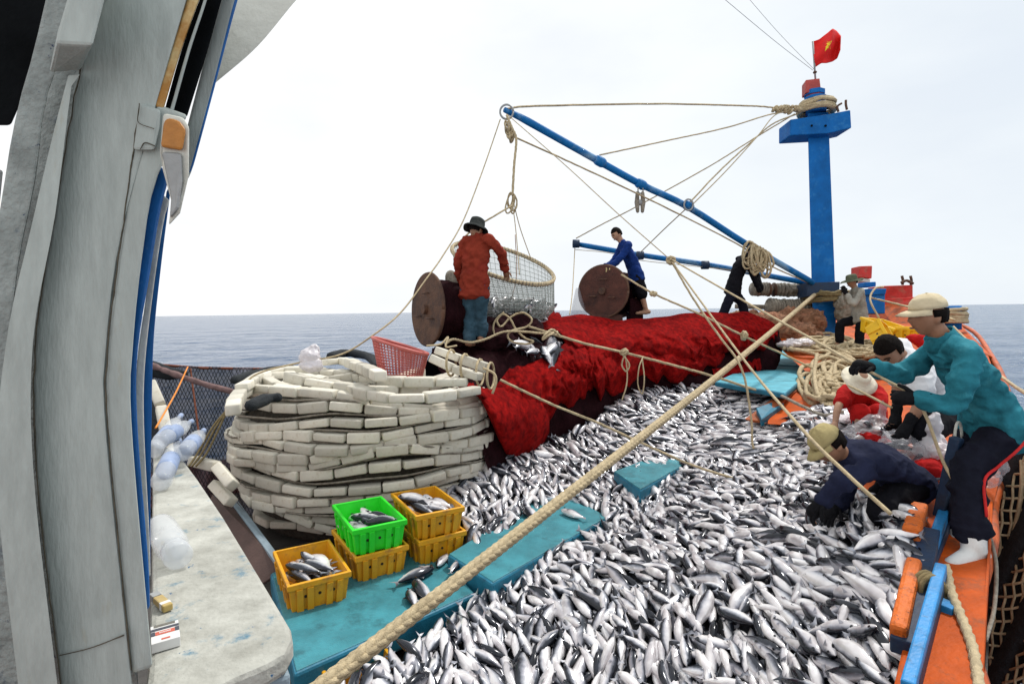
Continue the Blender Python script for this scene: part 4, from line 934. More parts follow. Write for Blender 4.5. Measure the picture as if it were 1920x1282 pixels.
CY = crate_proto('crate', 'tilted lemon yellow crate leaning behind the dark haired man', 'yellow_b', at(1646, 655, 7.7), .4, 'lemon yellow crates on the foredeck')
CY.rotation_euler = (math.radians(62), .25, .75)
crate('upright lemon yellow crate filled with net behind the capped man', at(1695, 640, 8.3), 0, 0, .35, CY)
crate('lemon yellow crate standing behind the tilted one', at(1658, 632, 8.6), math.radians(15), .1, .2, CY)
# ================================================================== FISH
def fish_mesh(seed, bend=.0, L=.262, H=.0365, T=.027, nr=11, ns=8, fins=True):
    r = random.Random(seed); tsh = r.uniform(-.08, .10)
    xs = [1, .96, .88, .76, .6, .42, .2, -.05, -.32, -.58, -.74][:nr] if nr == 11 else [1, .9, .66, .34, -.05, -.45, -.74]
    hs = {1: .05, .96: .24, .9: .45, .88: .50, .76: .74, .66: .87, .6: .86, .42: 1.0, .34: 1.03, .2: 1.05, -.05: .95, -.32: .68, -.45: .52, -.58: .34, -.74: .11}
    q = MB(); rings = []; tone = []
    def P(x, y, z): return V((x*L/2, y+bend*L*(x*x)*.5, z+.01*math.sin(x*2+seed)))
    for x in xs:
        ring = []
        for j in range(ns):
            a = 2*PI*j/ns+.2; h = hs[x]; ring.append(P(x, math.cos(a)*T*h, math.sin(a)*H*h))
            zn = math.sin(a); tone.append(.26+tsh+.47*zn+(.05 if x > .7 else 0))
        rings.append(ring)
    q.loft(rings); nb = len(q.v)
    tl = [P(-.72, 0, .012), P(-.72, 0, -.012), P(-.98, .004, -.032), P(-.84, .006, 0), P(-.98, .004, .033), P(-.72, .006, 0)]
    q.add(tl, [(0, 5, 3, 4), (5, 1, 2, 3)]); tone += [.5, .4, .42, .4, .5, .4]
    if fins:
        q.add([P(.30, 0, H*.95), P(.12, 0, H*1.55), P(.02, 0, H*.93)], [(0, 1, 2)]); tone += [.6, .7, .6]
        q.add([P(.56, T*.95, -.006), P(.34, T*1.25, -.022), P(.42, T*1.0, .006)], [(0, 1, 2)]); tone += [.4, .42, .4]
        q.add([P(-.1, 0, -H*.86), P(-.2, 0, -H*1.3), P(-.26, 0, -H*.72)], [(0, 1, 2)]); tone += [.3, .4, .3]
        for sg in (1, -1):
            c = P(.80, sg*T*.70, .010); e = [c+V((.009*math.cos(k*PI/3), sg*.004, .009*math.sin(k*PI/3))) for k in range(6)]
            q.add(e, [tuple(range(6))]); tone += [.9]*6
    me = q.mesh('fish', M['fish'], True); fix_normals(me)
    a = me.attributes.new('tone', 'FLOAT', 'POINT'); a.data.foreach_set('value', tone); return me
FM = [fish_mesh(k, b, .262*s_, .0365*hh, .027*hh) for k, (b, s_, hh) in enumerate(((0, 1, 1), (.10, 1.0, .95), (-.12, .97, 1.05), (.2, .95, .92), (-.05, 1.08, 1.1), (.05, .88, .9), (.14, .92, 1.12), (-.2, 1.04, .9), (.0, 1.12, 1.0)))]
FLO = [fish_mesh(k+20, b, .262*s_, .0365, .027, 7, 7, False) for k, (b, s_) in enumerate(((0, 1), (.12, .98), (-.12, .96), (.05, 1.04)))]
def fish_matrix(p, d, n, roll, sc=1):
    x = d.normalized(); z = (n-x*n.dot(x)).normalized(); y = z.cross(x)
    return Matrix.Translation(p) @ Matrix((x, y, z)).transposed().to_4x4() @ Matrix.Rotation(roll, 4, 'X') @ Matrix.Scale(sc, 4)
def put_fish(mx_, label, group, k=None, name='fish'):
    o = bpy.data.objects.new(name, FM[rng.randrange(len(FM)) if k is None else k]); COL.objects.link(o); o.matrix_world = mx_
    return tag(o, label, 'fish', group)
FD = RBF([(600, 1310, 3.15), (700, 1300, 3.12), (900, 1300, 3.25), (1100, 1300, 3.22), (1300, 1300, 3.05), (1500, 1300, 2.68), (1700, 1300, 2.35), (800, 1160, 3.72), (1000, 1150, 3.85), (1200, 1150, 3.68), (1400, 1150, 3.3), (1550, 1150, 2.97), (1690, 1150, 2.64),
          (870, 1000, 4.95), (1000, 1000, 5.0), (1200, 1000, 4.75), (1400, 1000, 4.15), (1550, 1000, 3.6), (1690, 1000, 3.15), (880, 900, 5.9), (1050, 900, 6.2), (1250, 900, 5.9), (1450, 900, 5.15), (1570, 900, 4.4),
          (950, 835, 6.75), (1100, 820, 7.2), (1300, 820, 7.2), (1450, 820, 6.6), (1550, 820, 5.9), (1120, 770, 8.0), (1300, 760, 8.3), (1440, 765, 7.6), (1200, 733, 8.6), (1400, 728, 8.7), (1470, 745, 8.0)])
FPOLY = [(640, 1305), (700, 1250), (830, 1176), (898, 1124), (925, 1100), (1000, 1055), (1146, 985), (1150, 956), (1050, 930), (985, 955), (940, 1020), (885, 1028), (868, 960), (842, 912), (900, 880), (960, 850), (1030, 832), (1080, 812), (1120, 788), (1180, 742), (1230, 732), (1300, 727), (1390, 726), (1452, 742), (1470, 752),
         (1432, 775), (1440, 796), (1500, 798), (1545, 812), (1585, 880), (1610, 935), (1700, 958), (1700, 1000), (1694, 1080), (1676, 1180), (1690, 1305)]
# dark sheet under the heap hides the deck; its colour paints the gaps' shade
FP2 = [(620, 1330), (700, 1262), (830, 1184), (898, 1128), (1000, 1060), (1148, 988), (1150, 956), (1050, 930), (985, 955), (940, 1020), (888, 1026), (860, 940), (900, 866), (1040, 818), (1120, 772), (1180, 738), (1300, 728), (1390, 728), (1465, 748), (1432, 790), (1510, 796), (1565, 815), (1605, 890), (1620, 935), (1720, 948), (1700, 1080), (1700, 1330)]
tag(link('fish_gap_shade', sheet(FP2, FD, 10, 0, -.035).mesh('fish_gap_shade', mat('gap_shade', (.02, .022, .026), .4, .5, 20, .3, 60), True), world=False), 'dark sheet under the heaped fish painted as shade in the gaps', None, None, 'structure')
h2poly = [(848, 1045), (925, 1104), (1150, 985), (1146, 955), (1045, 925), (1000, 1000)]
h3poly = [(1215, 905), (1226, 914), (1290, 868), (1268, 862), (1245, 885)]
frr = random.Random(3); grid = {}; heap = []; CELL = .064
xs = [p[0] for p in FPOLY]; ys = [p[1] for p in FPOLY]
for k in range(150000):
    px, py = frr.uniform(620, 1705), frr.uniform(722, 1305)
    if not inside(FPOLY, px, py) or inside(h3poly, px, py): continue
    D = FD(px, py); p = at(px, py, D); kx = tuple(int(math.floor(c/CELL)) for c in p)
    ok = True
    for dx in (-1, 0, 1):
        for dy in (-1, 0, 1):
            for dz in (-1, 0, 1):
                for qq in grid.get((kx[0]+dx, kx[1]+dy, kx[2]+dz), ()):
                    if (qq-p).length < CELL: ok = False
    if not ok: continue
    grid.setdefault(kx, []).append(p); heap.append((px, py, D, p))
def surf_n(px, py):
    a, b, c = at(px, py, FD(px, py)), at(px+14, py, FD(px+14, py)), at(px, py-10, FD(px, py-10))
    n = (b-a).cross(c-a).normalized(); return n if n.z > 0 else -n
heap.sort(key=lambda t: t[2]); made = 0; st = MB(); st.tone = []
NEAR = 188
FLO_T = []
for me in FLO:
    v = [x.co.copy() for x in me.vertices]; f = [tuple(p.vertices) for p in me.polygons]; tn = [0.0]*len(v); me.attributes['tone'].data.foreach_get('value', tn); FLO_T.append((v, f, tn))
for px, py, D, p in heap:
    n = surf_n(px, py)
    g = nz3((px*.006, py*.010, 1), 1)*1.6
    ang = -1.40+g*.5+frr.gauss(0, .42)
    if py < 870: ang = -.75+g*.8+frr.gauss(0, .45)
    d = RT*math.cos(ang)+V((FW.x, FW.y, 0))*math.sin(ang)
    if frr.random() < .2: d = -d
    d = (d-n*d.dot(n)).normalized(); d = (d+n*frr.gauss(-.10 if d.y < 0 else .10, .16)).normalized()
    u = frr.random(); roll = frr.choice((-1, 1))*(PI/2+frr.gauss(0, .38)) if u < .68 else (PI+frr.gauss(0, .5) if u < .86 else frr.gauss(0, .5))
    m4 = fish_matrix(p+n*(-.012+frr.random()*.055), d, n, roll, frr.uniform(.78, 1.2)*(1.45 if frr.random() < .05 else 1))
    if made < NEAR and 615 < px < 1720 and py < 1292:
        put_fish(m4, 'silver fish with dark back lying in the near part of the heap', 'fish heaped nearest the viewer'); made += 1
    else:
        v, f, tn = FLO_T[frr.randrange(4)]; sh_ = frr.gauss(0, .06); st.add([m4 @ x for x in v], f); st.tone += [w+sh_ for w in tn]
DP = [(1470, 803), (1500, 776), (1530, 762), (1570, 772), (1600, 778), (1650, 800), (1640, 838), (1600, 885), (1570, 868), (1540, 822)]
pts_ = []
for k in range(2500):
    px, py = frr.uniform(1465, 1655), frr.uniform(760, 890)
    if not inside(DP, px, py): continue
    p = at(px, py, UD(px, py)-.05)
    if any((p-q_).length < .075 for q_ in pts_): continue
    pts_.append(p); v, f, tn = FLO_T[frr.randrange(4)]; d = V((frr.gauss(0, 1), frr.gauss(-.6, 1), frr.gauss(0, .2))).normalized()
    m4 = fish_matrix(p+V((0, 0, frr.random()*.05)), d, V((0, 0, 1)), frr.choice((-1, 1))*(PI/2+frr.gauss(0, .4)), frr.uniform(.85, 1.2)); sh_ = frr.gauss(0, .06)
    st.add([m4 @ x for x in v], f); st.tone += [w+sh_ for w in tn]
me = st.mesh('fish_heap', M['fish'], True)
a = me.attributes.new('tone', 'FLOAT', 'POINT'); a.data.foreach_set('value', st.tone)
tag(link('fish_heap', me, world=False), 'silver heap of fish filling the deck towards the red net', 'fish', None, 'stuff')
print('heap fish', len(heap))
# fish inside the crates
def crate_fish(base, rz, n, fill, who, seed):
    r = random.Random(seed)
    for k in range(n):
        d = V((math.cos(rz+PI/2+r.gauss(.5, .35)), math.sin(rz+PI/2+r.gauss(.5, .35)), r.uniform(-.08, .08)))
        e = V((math.cos(rz), math.sin(rz), 0)); f = V((-math.sin(rz), math.cos(rz), 0))
        p = base+e*r.uniform(-.11, .11)+f*r.uniform(-.12, .12)+V((0, 0, .09+fill*(k/n)))
        put_fish(fish_matrix(p, d, V((0, 0, 1)), r.choice((-1, 1))*(PI/2+r.gauss(0, .35)), r.uniform(1.15, 1.45)), 'silver fish lying in the '+who, 'fish in the '+who)
crate_fish(p1, rot, 16, .095, 'single yellow crate at left', 1)
crate_fish(p2b, rot, 13, .07, 'bright green crate', 2)
crate_fish(p3b, rot, 18, .11, 'upper yellow crate right of the green one', 3)
# single fish on the hatch covers and on the net
def lay(p, q_, label, n=V((0, 0, 1)), roll=PI/2, sc=1, up=.03):
    p, q_ = V(p), V(q_); d = p-q_; put_fish(fish_matrix((p+q_)/2+n*up, d, n, roll, d.length/.262*.98 if sc is None else sc), label, None, 0)
lay(atz(812, 1068, .26), atz(736, 1106, .26), 'silver fish on the near hatch with tail toward the crates', sc=None)
lay(atz(770, 1082, .26)+V((.2, .12, 0)), atz(840, 1040, .26), 'grey fish partly behind the lone fish on the near hatch', sc=None)
lay(atz(782, 1094, .26), atz(806, 1145, .26), 'grey fish beside the big rope on the near hatch', sc=None, roll=-1.2)
lay(atz(770, 1112, .26), atz(776, 1150, .26), 'small fish left of the grey one beside the big rope', sc=None, roll=-1.5)
lay(atz(1050, 962, .37), atz(1105, 978, .37), 'silver fish lying alone on the right hatch cover', sc=None)
lay(atz(988, 955, .37), atz(1004, 985, .37), 'silver fish across the upper edge of right hatch cover', sc=None, roll=-PI/2)
lay(atz(860, 1056, .30), atz(846, 1085, .30), 'narrow fish in the gap between the two near hatch covers', sc=None)
for (a, b, l, ro) in (((1030, 632), (1042, 700), 'hanging fish with tail lowest on the red net', 1.4), ((1004, 652), (948, 644), 'fish pointing left among those caught on the maroon net', 1.5), ((985, 640), (965, 656), 'small white fish leaning on the leftmost net fish', 1.6),
                      ((1046, 640), (1024, 672), 'white fish at the right of the cluster on the net', 1.5), ((1018, 648), (1032, 690), 'white fish in the middle of the cluster on the net', -1.6), ((1010, 655), (985, 665), 'fish lying across the cluster on the net', 1.5), ((992, 632), (1020, 645), 'dark fish at the top of the cluster on the net', .3)):
    D = ND(*a)-.2; D2 = ND(*b)-.24
    lay(at(a[0], a[1], D), at(b[0], b[1], D2), l, -FW, ro, None, .02)
# ================================================================== DRUMS AND BRAIL NET
def drum(label, px, py, D, r, ax, length, net_r, m='rust'):
    c = at(px, py, D); ax = ax.normalized(); t = thing('net_drum', label, 'drum', c-V((0, 0, r)))
    q = MB(); q.tube([c, c+ax*.04], r, 40); q.build('flange', M[m], t, False, .008)
    q = MB(); q.tube([c-ax*.012, c+ax*.03], [r*1.03, r*1.03], 40); fl = q
    a = ax.cross(V((0, 0, 1))).normalized(); b = ax.cross(a)
    q = MB(); q.tube([c+a*(r*math.cos(x))+b*(r*math.sin(x))+ax*.02 for x in np.linspace(0, 2*PI, 49)], .022, 7); q.build('flange_edge', M['rust'], t, True)
    q = MB(); P = [c+ax*(.04+length*k/14) for k in range(15)]; q.loft([[p+a*(math.cos(x)*net_r*(1+.16*fbm(p+a*math.cos(x)*net_r+b*math.sin(x)*net_r, 5, 3)))+b*(math.sin(x)*net_r*(1+.16*fbm(p+a*math.cos(x)*net_r+b*math.sin(x)*net_r, 5, 3))) for x in np.linspace(0, 2*PI, 37)[:-1]] for p in P]); o = q.build('wound_net', M['net_maroon'], t, True)
    q = MB(); q.tube([c+ax*(length+.05), c+ax*(length+.09)], r*.95, 36); q.build('flange', M[m], t, False, .008)
    q = MB(); q.tube([c-ax*.05, c+ax*.0], .06, 14); q.build('axle', M['rust'], t, False, .006)
    for k in range(3):
        an = .6+k*2.1; p = c-ax*.008+a*(r*.45*math.cos(an))+b*(r*.45*math.sin(an)); q = MB(); q.tube(smooth_pts([p-a*.06, p-a*.05-ax*.035, p+a*.05-ax*.035, p+a*.06], 4), .009, 6); q.build('drum_handle', M['rust'], t, True)
    return t, c, ax
dr1, dc1, dx1 = drum('rusty net drum with tilted disc at left of red shirted man', 799, 580, 6.9, .44, RT*.83+FW*.55, .40, .38)
q = MB(); c = at(848, 525, 6.95)
q.ell(c, RT*.09-UP*.03, FW*.05, UP*.12, 14, 9); q.build('warping_head', M['rope_grey'], dr1, True)
q = MB(); q.tube(smooth_pts([at(838, 548, 6.9), at(855, 556, 6.95), at(880, 560, 7.1)], 4), [.09]*9, 10, round_ends=True); q.build('net_lead', M['net_maroon'], dr1, True)
dr2, dc2, dx2 = drum('rusty round net drum in front of the blue shirted man', 1130, 546, 9.5, .44, RT*.50+FW*.86, .80, .33, 'rust_red')
q = MB(); q.box(at(1190, 590, 9.9), RT*.12, FW*.15, UP*.28); q.build('drum_post', M['net_maroon'], dr2, False, .02)
q = MB(); q.box(at(1133, 602, 9.55), RT*.30, FW*.1, UP*.10); q.build('drum_foot', M['rust_red'], dr2, False, .02)
t = thing('net_bag', 'translucent purple plastic net bag hanging left of the far drum', 'bag', at(1082, 598, 9.6))
q = MB(); q.loft([[at(1083, 540, 9.7)+RT*(.03*math.cos(a))+FW*(.03*math.sin(a)) for a in np.linspace(0, 2*PI, 13)[:-1]], [at(1084, 565, 9.7)+RT*(.09*math.cos(a))+FW*(.09*math.sin(a)) for a in np.linspace(0, 2*PI, 13)[:-1]], [at(1086, 600, 9.7)+RT*(.17*math.cos(a))+FW*(.14*math.sin(a)) for a in np.linspace(0, 2*PI, 13)[:-1]]])
q.build('bag_body', M['bag'], t, True)
# brail net
bc = at(943, 492, 8.2); A_ = RT*.745-UP*.215; B_ = FW*.60+UP*.30
br = thing('brail_net', 'large white scoop net on a ring, hoisted and full of fish', 'scoop net', at(965, 618, 8.2))
q = MB(); q.tube([bc+A_*math.cos(x)+B_*math.sin(x) for x in np.linspace(0, 2*PI, 61)], .030, 8); q.build('ring', M['rope'], br, True)
q = MB()
for k in range(90):
    x = k*2*PI/90; c = bc+A_*math.cos(x)+B_*math.sin(x); d = (A_*-math.sin(x)+B_*math.cos(x)).normalized()
    q.tube([c+UP*.032+d*.01, c-FW*.035, c-UP*.034-d*.01], .009, 4)
tag(q.build('ring_lashing', M['rope_grey'], br, True), kind='stuff')
bb = at(962, 612, 8.2)
def bp_(t, x):
    s_ = 1-.18*t-.62*max(0, t-.75)*2.2; top = bc+A_*math.cos(x)+B_*math.sin(x); ctr = bc.lerp(bb, t)
    low = ctr+RT*(.74*s_*math.cos(x))+FW*(.60*s_*math.sin(x)); return (bc.lerp(bb, t)+(top-bc)*s_).lerp(low, min(1, t*1.5))
q = MB(); q.loft([[bp_(t, x) for x in np.linspace(0, 2*PI, 57)[:-1]] for t in np.linspace(0, 1, 17)], cap=False)
o = q.build('net_bag', M['brail_net'], br, True); wf = o.modifiers.new('wire', 'WIREFRAME'); wf.thickness = .010; wf.use_replace = True; wf.use_even_offset = False
q = MB(); q.loft([[bp_(t, x)*.998+bc*.002 for x in np.linspace(0, 2*PI, 41)[:-1]] for t in np.linspace(.02, 1, 9)], cap=False)
q.build('net_film', clear('brail_film', (.50, .56, .52), .42, .6), br, True)
st = MB(); st.tone = []; r2 = random.Random(8)
for k in range(300):
    x = r2.uniform(0, 2*PI); t = r2.uniform(.58, 1.0); ctr = bc.lerp(bb, t); p = ctr+(bp_(t, x)-ctr)*(r2.random()**.4)*.94
    d = V((r2.gauss(0, 1), r2.gauss(0, 1), r2.gauss(0, .5))).normalized(); v, f, tn = FLO_T[r2.randrange(4)]
    m4 = fish_matrix(p, d, V((0, 0, 1)), r2.uniform(0, 6.3), .9); st.add([m4 @ y for y in v], f); st.tone += tn
me = st.mesh('netted_fish', M['fish'], True); a = me.attributes.new('tone', 'FLOAT', 'POINT'); a.data.foreach_set('value', st.tone)
tag(link('netted_fish', me, world=False), 'silver fish gathered in the bottom of the scoop net', 'fish', None, 'stuff')
# ================================================================== ROPES
def rope(label, pts, r, m='rope', lobes=3, n=9, seg=12, cat='rope', name='rope'):
    P = smooth_pts([at(*p) for p in pts], seg); q = MB(); r *= .76
    q.tube(P, r, n if r > .012 else 6, lobes if r > .012 else 0, 9)
    return tag(q.build(name, M[m], None, True), label, cat)
def line_pts(p0, p1, n=2, sag=0):
    a, b = at(*p0), at(*p1); return [a.lerp(b, k/n)-V((0, 0, sag*math.sin(PI*k/n))) for k in range(n+1)]
def knot(pos, r, m='rope', par=None, seed=0):
    q = MB(); rr = random.Random(seed); r *= .7
    for k in range(3):
        u = V((rr.gauss(0, 1), rr.gauss(0, 1), rr.gauss(0, 1))).normalized(); w = u.orthogonal(); s_ = u.cross(w)
        q.tube([pos+w*(r*math.cos(x))+s_*(r*math.sin(x))+u*rr.uniform(-.4, .4)*r for x in np.linspace(0, 2*PI, 12)], r*.5, 6)
    return q.build('knot', M[m], par, True)
# the big plaited hawser from the lower edge to the mast
def hawser():
    a, b = at(585, 1300, 2.12), at(1528, 552, 11.25); L = (b-a).length; d = (b-a)/L; vdir = (a.lerp(b, .2)-CAM).normalized()
    v = (vdir-d*vdir.dot(d)).normalized(); w = d.cross(v); R = .020; q = MB(); st = .050; n = int(L/st)
    sag = lambda s: V((0, 0, -.05*math.sin(PI*s/L)))
    for i in range(n):
        for k in range(6):
            th = PI/6+k*PI/3; s0 = st*(i+.5*(k//2 % 2)); sl = 1 if k % 2 else -1; P = []
            for t in (-1, -.5, 0, .5, 1):
                an = th+sl*t*.62; rad = R*(1-.35*t*t); P.append(a+d*(s0+t*.048)+(v*math.cos(an)+w*math.sin(an))*rad+sag(s0))
            q.tube(P, [.009, .0155, .0178, .0155, .009], 6)
    q.tube([a+d*(L*i/20)+sag(L*i/20) for i in range(21)], R, 8)
    return tag(q.build('hawser', M['rope'], None, True), 'thick plaited beige hawser running from the viewer to the mast', 'rope')
hawser()
rope('taut rope from boom tip to the ropes crossing over the deck', [(950, 214, 8.5), (1060, 310, 8.0), (1160, 402, 7.5), (1258, 488, 7.0)], .009, lobes=0)
rope('long rope running down right past the crouching man', [(1258, 488, 7.0), (1390, 668, 5.0), (1500, 800, 3.45), (1590, 890, 3.0), (1670, 963, 2.75)], .014)
rope('slack rope hanging down over the fish heap', [(1258, 488, 7.0), (1300, 560, 6.8), (1345, 625, 6.6), (1390, 690, 6.4), (1408, 780, 6.3), (1412, 838, 6.2), (1432, 892, 6.0)], .016)
rope('rope hauled by the man in the teal shirt', [(1258, 486, 7.0), (1400, 567, 5.2), (1520, 634, 4.2), (1604, 682, 3.55), (1660, 712, 3.45), (1712, 742, 3.35), (1738, 784, 3.28), (1766, 860, 3.25), (1790, 905, 3.2)], .012)
k_ = knot(at(1258, 488, 7.0), .05, 'rope', None, 3); tag(k_, 'rope knot where the lines meet above the red net', 'knot')
rope('thin rope from boom tip down to the drum and floats at left', [(938, 224, 8.45), (905, 320, 8.0), (868, 415, 7.5), (830, 480, 7.0), (800, 522, 6.6), (752, 585, 6.2), (700, 628, 5.9), (640, 664, 5.8), (560, 680, 5.7), (480, 702, 5.6), (446, 740, 5.5)], .012)
rope('top rope from mast head to the boom tip', [(952, 204, 8.5), (1006, 199, 8.8), (1230, 195, 9.8), (1380, 198, 10.8), (1440, 201, 11.2), (1500, 210, 11.3)], .020)
rope('rope from the mast head to the upper boom middle', [(1124, 291, 9.3), (1250, 264, 10.0), (1360, 240, 10.6), (1440, 216, 11.1), (1490, 208, 11.3)], .016)
rope('doubled rope from mast head to the boom ring', [(1293, 380, 10.0), (1350, 320, 10.4), (1410, 265, 10.8), (1450, 232, 11.1), (1500, 212, 11.3)], .018)
rope('second rope beside the doubled one at boom ring', [(1298, 384, 10.0), (1360, 322, 10.4), (1420, 256, 10.8), (1455, 215, 11.1), (1500, 206, 11.3)], .013)
rope('rope from mast head to the lower boom tip', [(1080, 447, 12.2), (1130, 420, 12.0), (1200, 384, 11.8), (1330, 312, 11.6), (1420, 256, 11.4), (1490, 214, 11.3)], .016)
rope('rope between lower boom and upper boom ring', [(1202, 472, 11.9), (1245, 430, 11.0), (1290, 388, 10.1)], .014)
rope('rope along the underside of upper boom', [(965, 257, 8.4), (1060, 300, 8.9), (1180, 356, 9.4), (1300, 415, 10.0), (1390, 462, 10.6), (1440, 496, 10.9), (1520, 532, 11.3)], .017)
rope('fall rope from boom tip carrying the scoop net', [(950, 216, 8.42), (960, 240, 8.4), (968, 262, 8.38), (964, 310, 8.3), (961, 366, 8.25)], .024)
rope('left bridle of the scoop net', [(961, 385, 8.25), (925, 406, 8.0), (890, 428, 7.95), (852, 462, 7.9)], .016)
rope('middle bridle of the scoop net', [(961, 380, 8.25), (968, 440, 8.2), (974, 515, 7.9)], .010)
rope('right bridle of the scoop net', [(963, 380, 8.25), (976, 430, 8.5), (998, 492, 8.7)], .010)
rope('green hauling cord inside the scoop net', [(966, 440, 8.1), (968, 520, 8.0), (950, 590, 7.9)], .008, 'net_tan')
rope('long rope across the net from the drum to far right', [(990, 612, 7.5), (1040, 627, 7.3), (1100, 645, 7.4), (1170, 661, 7.6), (1260, 684, 7.8), (1340, 706, 8.0), (1420, 732, 7.6)], .022)
rope('rope from float bundle across the fish heap', [(938, 712, 5.5), (1040, 760, 5.6), (1120, 792, 5.7), (1220, 838, 5.7), (1310, 876, 5.6), (1430, 912, 5.3), (1470, 925, 5.1)], .016)
rope('rope from far drum to the hatch', [(1165, 515, 9.2), (1225, 550, 8.8), (1310, 588, 8.6), (1395, 630, 8.4), (1460, 660, 8.4), (1535, 696, 8.5)], .020)
knot(at(1225, 551, 8.78), .05, 'rope', None, 4); tag(COL.objects[-1] if False else [o for o in COL.objects if o.name.startswith('knot')][-1], 'small knot on the rope right of the far drum', 'knot')
kk = knot(at(1395, 629, 8.38), .06, 'rope', None, 5); tag(kk, 'knot on the rope above the red net edge', 'knot')
rope('looped rope ends tied to the long rope above red net', [(1160, 658, 7.55), (1170, 668, 7.5), (1180, 684, 7.5), (1174, 696, 7.5), (1166, 684, 7.5), (1172, 668, 7.5), (1176, 700, 7.5), (1174, 725, 7.45), (1166, 750, 7.4)], .014)
rope('thin double rope hanging beside the looped ends', [(1205, 670, 7.6), (1198, 690, 7.5), (1196, 720, 7.5), (1204, 738, 7.5), (1208, 710, 7.5), (1204, 672, 7.6)], .012)
kk = knot(at(1170, 660, 7.55), .05, 'rope', None, 6); tag(kk, 'knot tying the looped ends to the long rope', 'knot')
rope('tangled rope loops lying on the maroon net by the jeans', [(930, 640, 6.9), (925, 610, 6.9), (940, 590, 6.9), (955, 596, 6.9), (968, 618, 6.9), (985, 634, 6.8), (1000, 640, 6.8), (985, 645, 6.8), (960, 640, 6.8), (952, 630, 6.8), (960, 620, 6.8), (988, 612, 6.9), (997, 598, 6.9), (980, 586, 7.0), (958, 594, 7.0), (940, 612, 6.9), (932, 600, 6.9), (945, 585, 6.9)], .016, seg=6)
rope('rope lying across the maroon net in front of jeans', [(835, 645, 6.2), (850, 636, 6.3), (880, 642, 6.5), (910, 636, 6.6), (945, 622, 6.7), (985, 622, 6.8), (1020, 625, 6.8), (1045, 622, 6.9)], .018)
rope('short loop of rope by the fish cluster', [(1045, 622, 6.9), (1030, 628, 6.7), (1018, 636, 6.7), (1022, 628, 6.7), (1036, 618, 6.8), (1052, 632, 6.8)], .018)
rope('rope ends tied beside the pink basket rim', [(800, 648, 5.8), (826, 645, 5.9), (840, 632, 6.0), (836, 650, 5.9), (856, 648, 6.0)], .014)
rope('thin wire stay from the mast top out of frame', [(1524, 132, 11.5), (1450, 75, 10.6), (1330, -25, 9.4)], .006, 'grey_metal', 0, name='stay_wire')
rope('second thin wire stay right of the first', [(1526, 130, 11.5), (1460, 62, 10.8), (1380, -30, 9.8)], .005, 'grey_metal', 0, name='stay_wire')
rope('vertical cord hanging from lower boom tip', [(1078, 462, 12.2), (1075, 520, 11.4), (1072, 560, 10.6), (1068, 590, 9.9)], .012)
rope('rope along the lower boom', [(1078, 468, 12.1), (1140, 474, 12.0), (1200, 488, 11.9), (1330, 502, 11.7), (1420, 512, 11.5)], .010)
rope('curved rope over the blue bollard', [(1648, 596, 9.9), (1634, 570, 10.0), (1632, 555, 10.2), (1642, 540, 10.4), (1656, 538, 10.6)], .022)
rope('rope stretched past the red bow panel to the cap', [(1632, 558, 10.5), (1690, 572, 9.5), (1730, 582, 8.5), (1790, 600, 8.0)], .022)
rope('rope leading down from bollard outside the starboard rail', [(1788, 612, 9.6), (1830, 655, 7.0), (1862, 692, 5.8), (1890, 715, 5.0), (1935, 745, 4.2)], .018)
rope('thick frayed rope end lying on the orange gunwale', [(1774, 1062, 2.82), (1784, 1110, 2.66), (1800, 1150, 2.52), (1824, 1215, 2.32), (1838, 1300, 2.10)], .026, lobes=3)
rope('thin rope hanging outside the gunwale over water', [(1858, 1010, 3.2), (1868, 1060, 3.0), (1864, 1140, 2.8), (1848, 1200, 2.6)], .012, 'rope_grey')
rope('orange twine tied from net rail to the bottles', [(352, 688, 6.6), (330, 735, 5.6), (302, 785, 4.6), (292, 802, 4.3)], .011, 'twine', 0)
rope('brown cord hanging from the net rail', [(357, 690, 6.9), (366, 760, 6.7), (376, 838, 6.5)], .014, 'cord', 0)
for k, o_ in enumerate((0, 7, -6)):
    rope(['olive rope of the strand pair slanting beside the float stack', 'olive rope right of the slanting pair', 'olive rope left of the slanting pair'][k], [(446, 738, 5.5), (428, 765, 5.4), (405+o_, 800, 5.3), (378+o_*1.3, 850, 5.2), (360+o_, 874, 5.1)], .013, 'rope_dark')
rope('dark wet rope from the hatch across to the figure in red', [(1465, 742, 6.8), (1510, 764, 6.2), (1545, 778, 5.7), (1580, 772, 5.4)], .022, 'rope_grey')
rope('rope crossing in front of the figure in red with white hat', [(1590, 722, 4.7), (1630, 742, 4.5), (1672, 764, 4.2)], .012)
# thick rope coil on the foredeck
rc = random.Random(14); q = MB()
def coil_loop(cx, cy, rx, ry, r, wob, lift):
    P = []; ph = rc.uniform(0, 6.3)
    for x in np.linspace(0, 2*PI*rc.uniform(.8, 1.05), 20):
        px = cx+rx*math.cos(x+ph)*(1+.16*math.sin(2*x+ph)); py = cy+ry*math.sin(x+ph)*(1+.16*math.cos(3*x))
        P.append(at(px, py, UD(px, py)-.02)+V((0, 0, lift+.03*math.sin(x*2+ph))))
    q.tube(smooth_pts(P, 3), r, 9, 3, 9)
for k in range(20): coil_loop(1555+rc.gauss(0, 26), 655+rc.gauss(0, 5), rc.uniform(28, 62), rc.uniform(6, 14), .030, .2, rc.uniform(0, .10))
for k in range(12): coil_loop(1620+rc.gauss(0, 22), 668+rc.gauss(0, 6), rc.uniform(22, 45), rc.uniform(7, 14), .032, .2, rc.uniform(0, .12))
for k in range(18): coil_loop(1572+rc.gauss(0, 12), 712+rc.gauss(0, 12), rc.uniform(22, 42), rc.uniform(14, 32), .033, .2, rc.uniform(0, .14))
for k in range(16): coil_loop(1562+rc.gauss(0, 14), 738+rc.gauss(0, 10), rc.uniform(18, 36), rc.uniform(12, 26), .033, .2, rc.uniform(0, .14))
